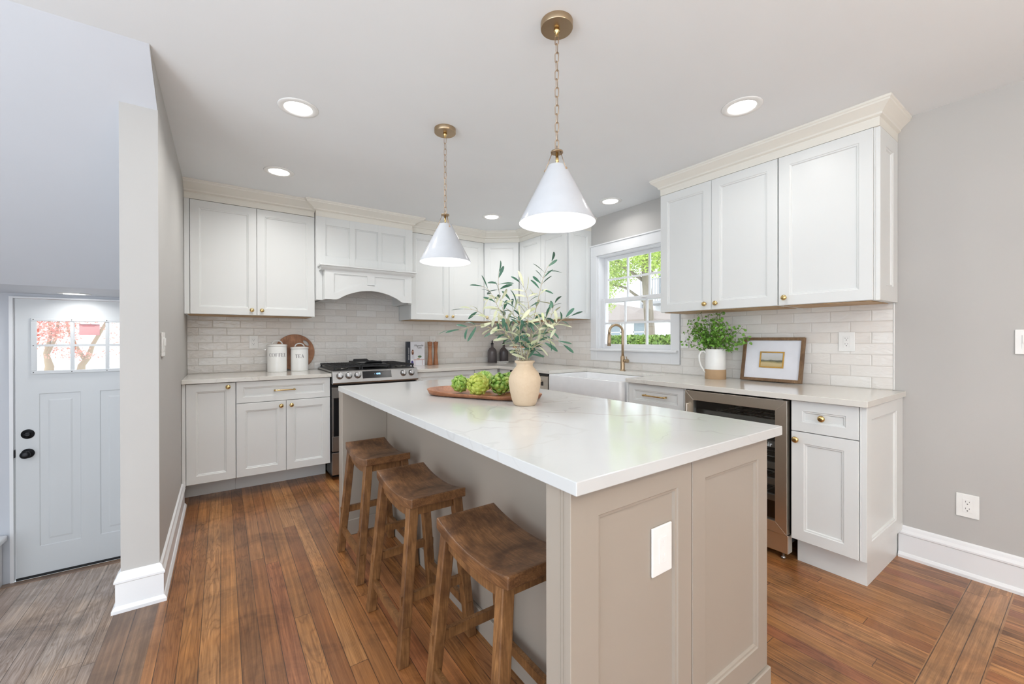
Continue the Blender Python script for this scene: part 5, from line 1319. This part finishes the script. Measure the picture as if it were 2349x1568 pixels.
# ---------------------------------------------------------------- outside the windows
def blob_leaves(mb, c, rad, n, rnd, size=.09, shell=.6):
    c = Vector(c)
    for _ in range(n):
        v = Vector((rnd.gauss(0, 1), rnd.gauss(0, 1), rnd.gauss(0, 1))).normalized()*(shell+(1-shell)*rnd.random())
        p = c+Vector((v.x*rad[0], v.y*rad[1], v.z*rad[2]))
        a = Vector((rnd.uniform(-1, 1), rnd.uniform(-1, 1), rnd.uniform(-1, 1))).normalized(); b = a.cross(Vector((rnd.uniform(-1, 1), rnd.uniform(-1, 1), rnd.uniform(-1, 1)))).normalized()
        s = size*rnd.uniform(.6, 1.3)
        mb.bm.faces.new([mb.bm.verts.new(p+a*s), mb.bm.verts.new(p+b*s*.55), mb.bm.verts.new(p-a*s), mb.bm.verts.new(p-b*s*.55)])
def outside():
    rnd = random.Random(5)
    slab('ground', 3.6, 40, -5, 40, -.7, -.6, plain('pale_concrete', (232, 230, 224), .8))
    slab('ground', -12, 3.2, 4.7, 20, -.75, -.65, plain('pale_path', (226, 224, 220), .8))
    hm = leafmat('hedge_leaf', (96, 128, 48), (140, 168, 80))
    t = empty('hedge', (8.5, 6.3, -.6), 'clipped green hedge outside the sink window', 'hedge')
    MB().box(8.0, 9.0, 4.5, 8.6, -.59, 1.10, .12, 2).build('twigs', plain('hedge_core', (58, 78, 34), .9), t)
    mb = MB()
    for _ in range(9000):
        u = rnd.random()
        if u < .45: p = (8.0-rnd.random()*.05, rnd.uniform(4.5, 8.6), rnd.uniform(-.4, 1.12))
        else: p = (rnd.uniform(7.95, 9.0), rnd.uniform(4.5, 8.6), 1.10+rnd.random()*.17)
        blob_leaves(mb, p, (.02, .02, .02), 1, rnd, .045)
    mb.build('leaves', hm, t, kind='stuff')
    # garage
    t = empty('garage', (18.5, 14.2, -.6), 'white garage with a grey shingle roof beyond the hedge', 'building')
    gm = paint('siding_white', (236, 238, 238), .6); rm = plain('shingle', (150, 140, 134), .8)
    MB().box(17.0, 21.5, 12.5, 19.5, -.59, 2.015).build('walls', gm, t)
    rf = MB(); P8 = [rf.bm.verts.new(p) for p in ((16.5, 12.1, 2.02), (22.0, 12.1, 2.02), (22.0, 20.0, 2.02), (16.5, 20.0, 2.02), (16.5, 12.1, 2.14), (22.0, 12.1, 2.14), (22.0, 20.0, 2.14), (16.5, 20.0, 2.14), (19.25, 16.6, 3.25), (19.25, 20.0, 3.25))]
    for f in ((3, 2, 1, 0), (0, 1, 5, 4), (1, 2, 6, 5), (3, 0, 4, 7), (4, 5, 8), (5, 6, 9, 8), (7, 4, 8, 9), (2, 3, 7, 9, 6)): rf.bm.faces.new([P8[k] for k in f])
    rf.build('roof', rm, t)
    for y0 in (12.9, 14.4):
        w = MB().box(16.96, 16.995, y0, y0+.62, 1.05, 2.0).build('window', plain('dim_pane', (150, 164, 172), .3), t)
        MB().box(16.93, 16.959, y0-.06, y0+.68, 1.50, 1.55).box(16.93, 16.959, y0-.06, y0, 1.0, 2.05).box(16.93, 16.959, y0+.62, y0+.68, 1.0, 2.05).build('window_frame', gm, w)
    # house with deck further right
    t = empty('house', (27, 14, -.6), 'pale house with a raised deck behind the tree', 'building')
    MB().box(24.0, 30.0, 9.0, 19.0, -.59, 9.5).build('walls', gm, t)
    for y0 in (12.4, 14.6, 16.2):
        for z0 in (.9, 4.0, 6.8): MB().box(23.96, 23.995, y0, y0+.9, z0, z0+1.5).build('window', plain('dim_glass', (104, 116, 124), .3), t)
    dk = MB().box(22.4, 23.95, 11.0, 17.4, 3.40, 3.56)
    for k in range(36): dk.box(22.42, 22.47, 11.05+k*.18, 11.09+k*.18, 3.56, 4.95)
    dk.box(22.4, 22.5, 11.0, 17.4, 4.95, 5.03)
    for y in (11.0, 14.2, 17.26): dk.box(22.4, 22.54, y, y+.14, -.59, 3.40)
    dk.build('deck', plain('deck_grey', (176, 178, 180), .6), t)
    # big tree
    bark = NT('bark'); v, sp = bark.obj(); n = bark.noise(bark.vec(bark.math('MULTIPLY', sp[0], 9.0), bark.math('MULTIPLY', sp[1], 9.0), bark.math('MULTIPLY', sp[2], 2.0)), 1, 4, .7)
    bark.set(color=bark.mix(n, lin((96, 84, 72)), lin((182, 172, 158))), rough=.9); bark.bump(n, .6, .05)
    t = empty('shade_tree', (11.3, 8.4, -.6), 'tall tree with a pale trunk and yellow-green leaves outside the window', 'tree')
    MB().tube([(11.3, 8.35, -.59), (11.3, 8.40, 1.5), (11.25, 8.50, 3.2), (11.3, 8.60, 4.6), (11.2, 8.9, 6.5)], [.20, .16, .14, .13, .09], 14).build('trunk', bark.m, t)
    br = MB()
    for pts in (([(11.3, 8.45, 2.3), (11.1, 9.2, 2.9), (10.9, 10.2, 3.2)]), ([(11.3, 8.5, 3.2), (11.2, 7.6, 4.0), (11.0, 6.7, 4.3)]), ([(11.3, 8.5, 3.0), (10.6, 9.3, 3.8), (10.2, 10.6, 4.1)]), ([(11.3, 8.6, 4.3), (11.6, 9.7, 5.2), (11.8, 10.8, 5.6)])): br.tube(pts, [.06, .04, .015], 8)
    br.build('limbs', bark.m, t)
    mb = MB()
    for c, r, n in (((10.9, 9.9, 3.35), (1.2, 1.0, .62), 4200), ((10.9, 8.9, 3.9), (1.4, 1.0, .7), 3600), ((11.0, 10.5, 4.3), (1.5, 1.2, .8), 4200), ((11.1, 7.7, 3.75), (1.2, .8, .75), 3400), ((11.2, 9.3, 5.2), (2, 1.8, .9), 4000), ((10.8, 6.6, 4.4), (1.2, 1, .8), 2400), ((10.7, 10.9, 2.6), (.7, .7, .5), 1100), ((10.2, 9.3, 2.45), (.45, .35, .45), 700)):
        blob_leaves(mb, c, r, n, rnd, .040, .35)
    mb.build('foliage', leafmat('tree_leaf', (160, 186, 84), (186, 204, 112)), t, kind='stuff')
    # red maple and shingled wall beyond the entry door
    slab('wall_neighbour', -6, 1.5, 9.0, 9.2, -.65, 6, None or shingle())
    t = empty('red_maple', (-1.6, 6.4, -.65), 'red-leaved maple outside the entry door window', 'tree')
    mb = MB()
    for pts, r in (([(-1.62, 6.4, -.64), (-1.56, 6.4, .4), (-1.50, 6.4, .92), (-1.53, 6.42, 1.06), (-1.49, 6.4, 1.25), (-1.52, 6.4, 1.7)], [.07, .06, .035, .022, .014, .006]), ([(-1.53, 6.42, 1.03), (-1.46, 6.4, 1.2), (-1.43, 6.4, 1.42), (-1.36, 6.4, 1.8)], [.02, .014, .011, .005]),
                   ([(-1.35, 6.5, -.64), (-1.32, 6.5, .5), (-1.28, 6.5, .92), (-1.23, 6.5, 1.0), (-1.19, 6.5, 1.15), (-1.08, 6.5, 1.4), (-1.0, 6.5, 1.8)], [.07, .06, .032, .026, .02, .014, .006]), ([(-1.25, 6.5, .97), (-1.31, 6.5, 1.10), (-1.38, 6.5, 1.30), (-1.42, 6.5, 1.6)], [.022, .018, .012, .006])):
        mb.tube(pts, r, 9)
    mb.build('trunk', plain('maple_bark', (164, 140, 104), .8), t)
    mb = MB()
    for c, r, n in (((-1.50, 6.35, 1.30), (.30, .2, .22), 1300), ((-1.15, 6.4, 1.50), (.35, .2, .2), 800), ((-1.55, 6.4, 1.55), (.4, .25, .2), 900), ((-.9, 6.5, 1.18), (.25, .2, .22), 260), ((-1.3, 6.4, 1.05), (.3, .2, .08), 200)): blob_leaves(mb, c, r, n, rnd, .013, .2)
    mb.build('foliage', leafmat('maple_leaf', (216, 126, 104), (230, 160, 136)), t, kind='stuff')
def shingle():
    t = NT('pale_shingles'); v, sp = t.obj(); z = t.math('DIVIDE', sp[2], .16); row = t.math('FLOOR', z); fz = t.math('FRACT', z)
    xs = t.math('ADD', t.math('DIVIDE', sp[0], .19), t.math('MULTIPLY', t.white(t.vec(row, 1.0, 2.0)), 5.0)); fx = t.math('FRACT', xs)
    ln = t.math('MAXIMUM', t.math('LESS_THAN', fz, .06), t.math('LESS_THAN', fx, .04)); r = t.white(t.vec(t.math('FLOOR', xs), row, 4.0))
    t.set(color=t.mix(t.math('MULTIPLY', ln, .6), t.mix(r, lin((222, 222, 226)), lin((240, 240, 240))), lin((170, 170, 176))), rough=.8); return t.m
outside()
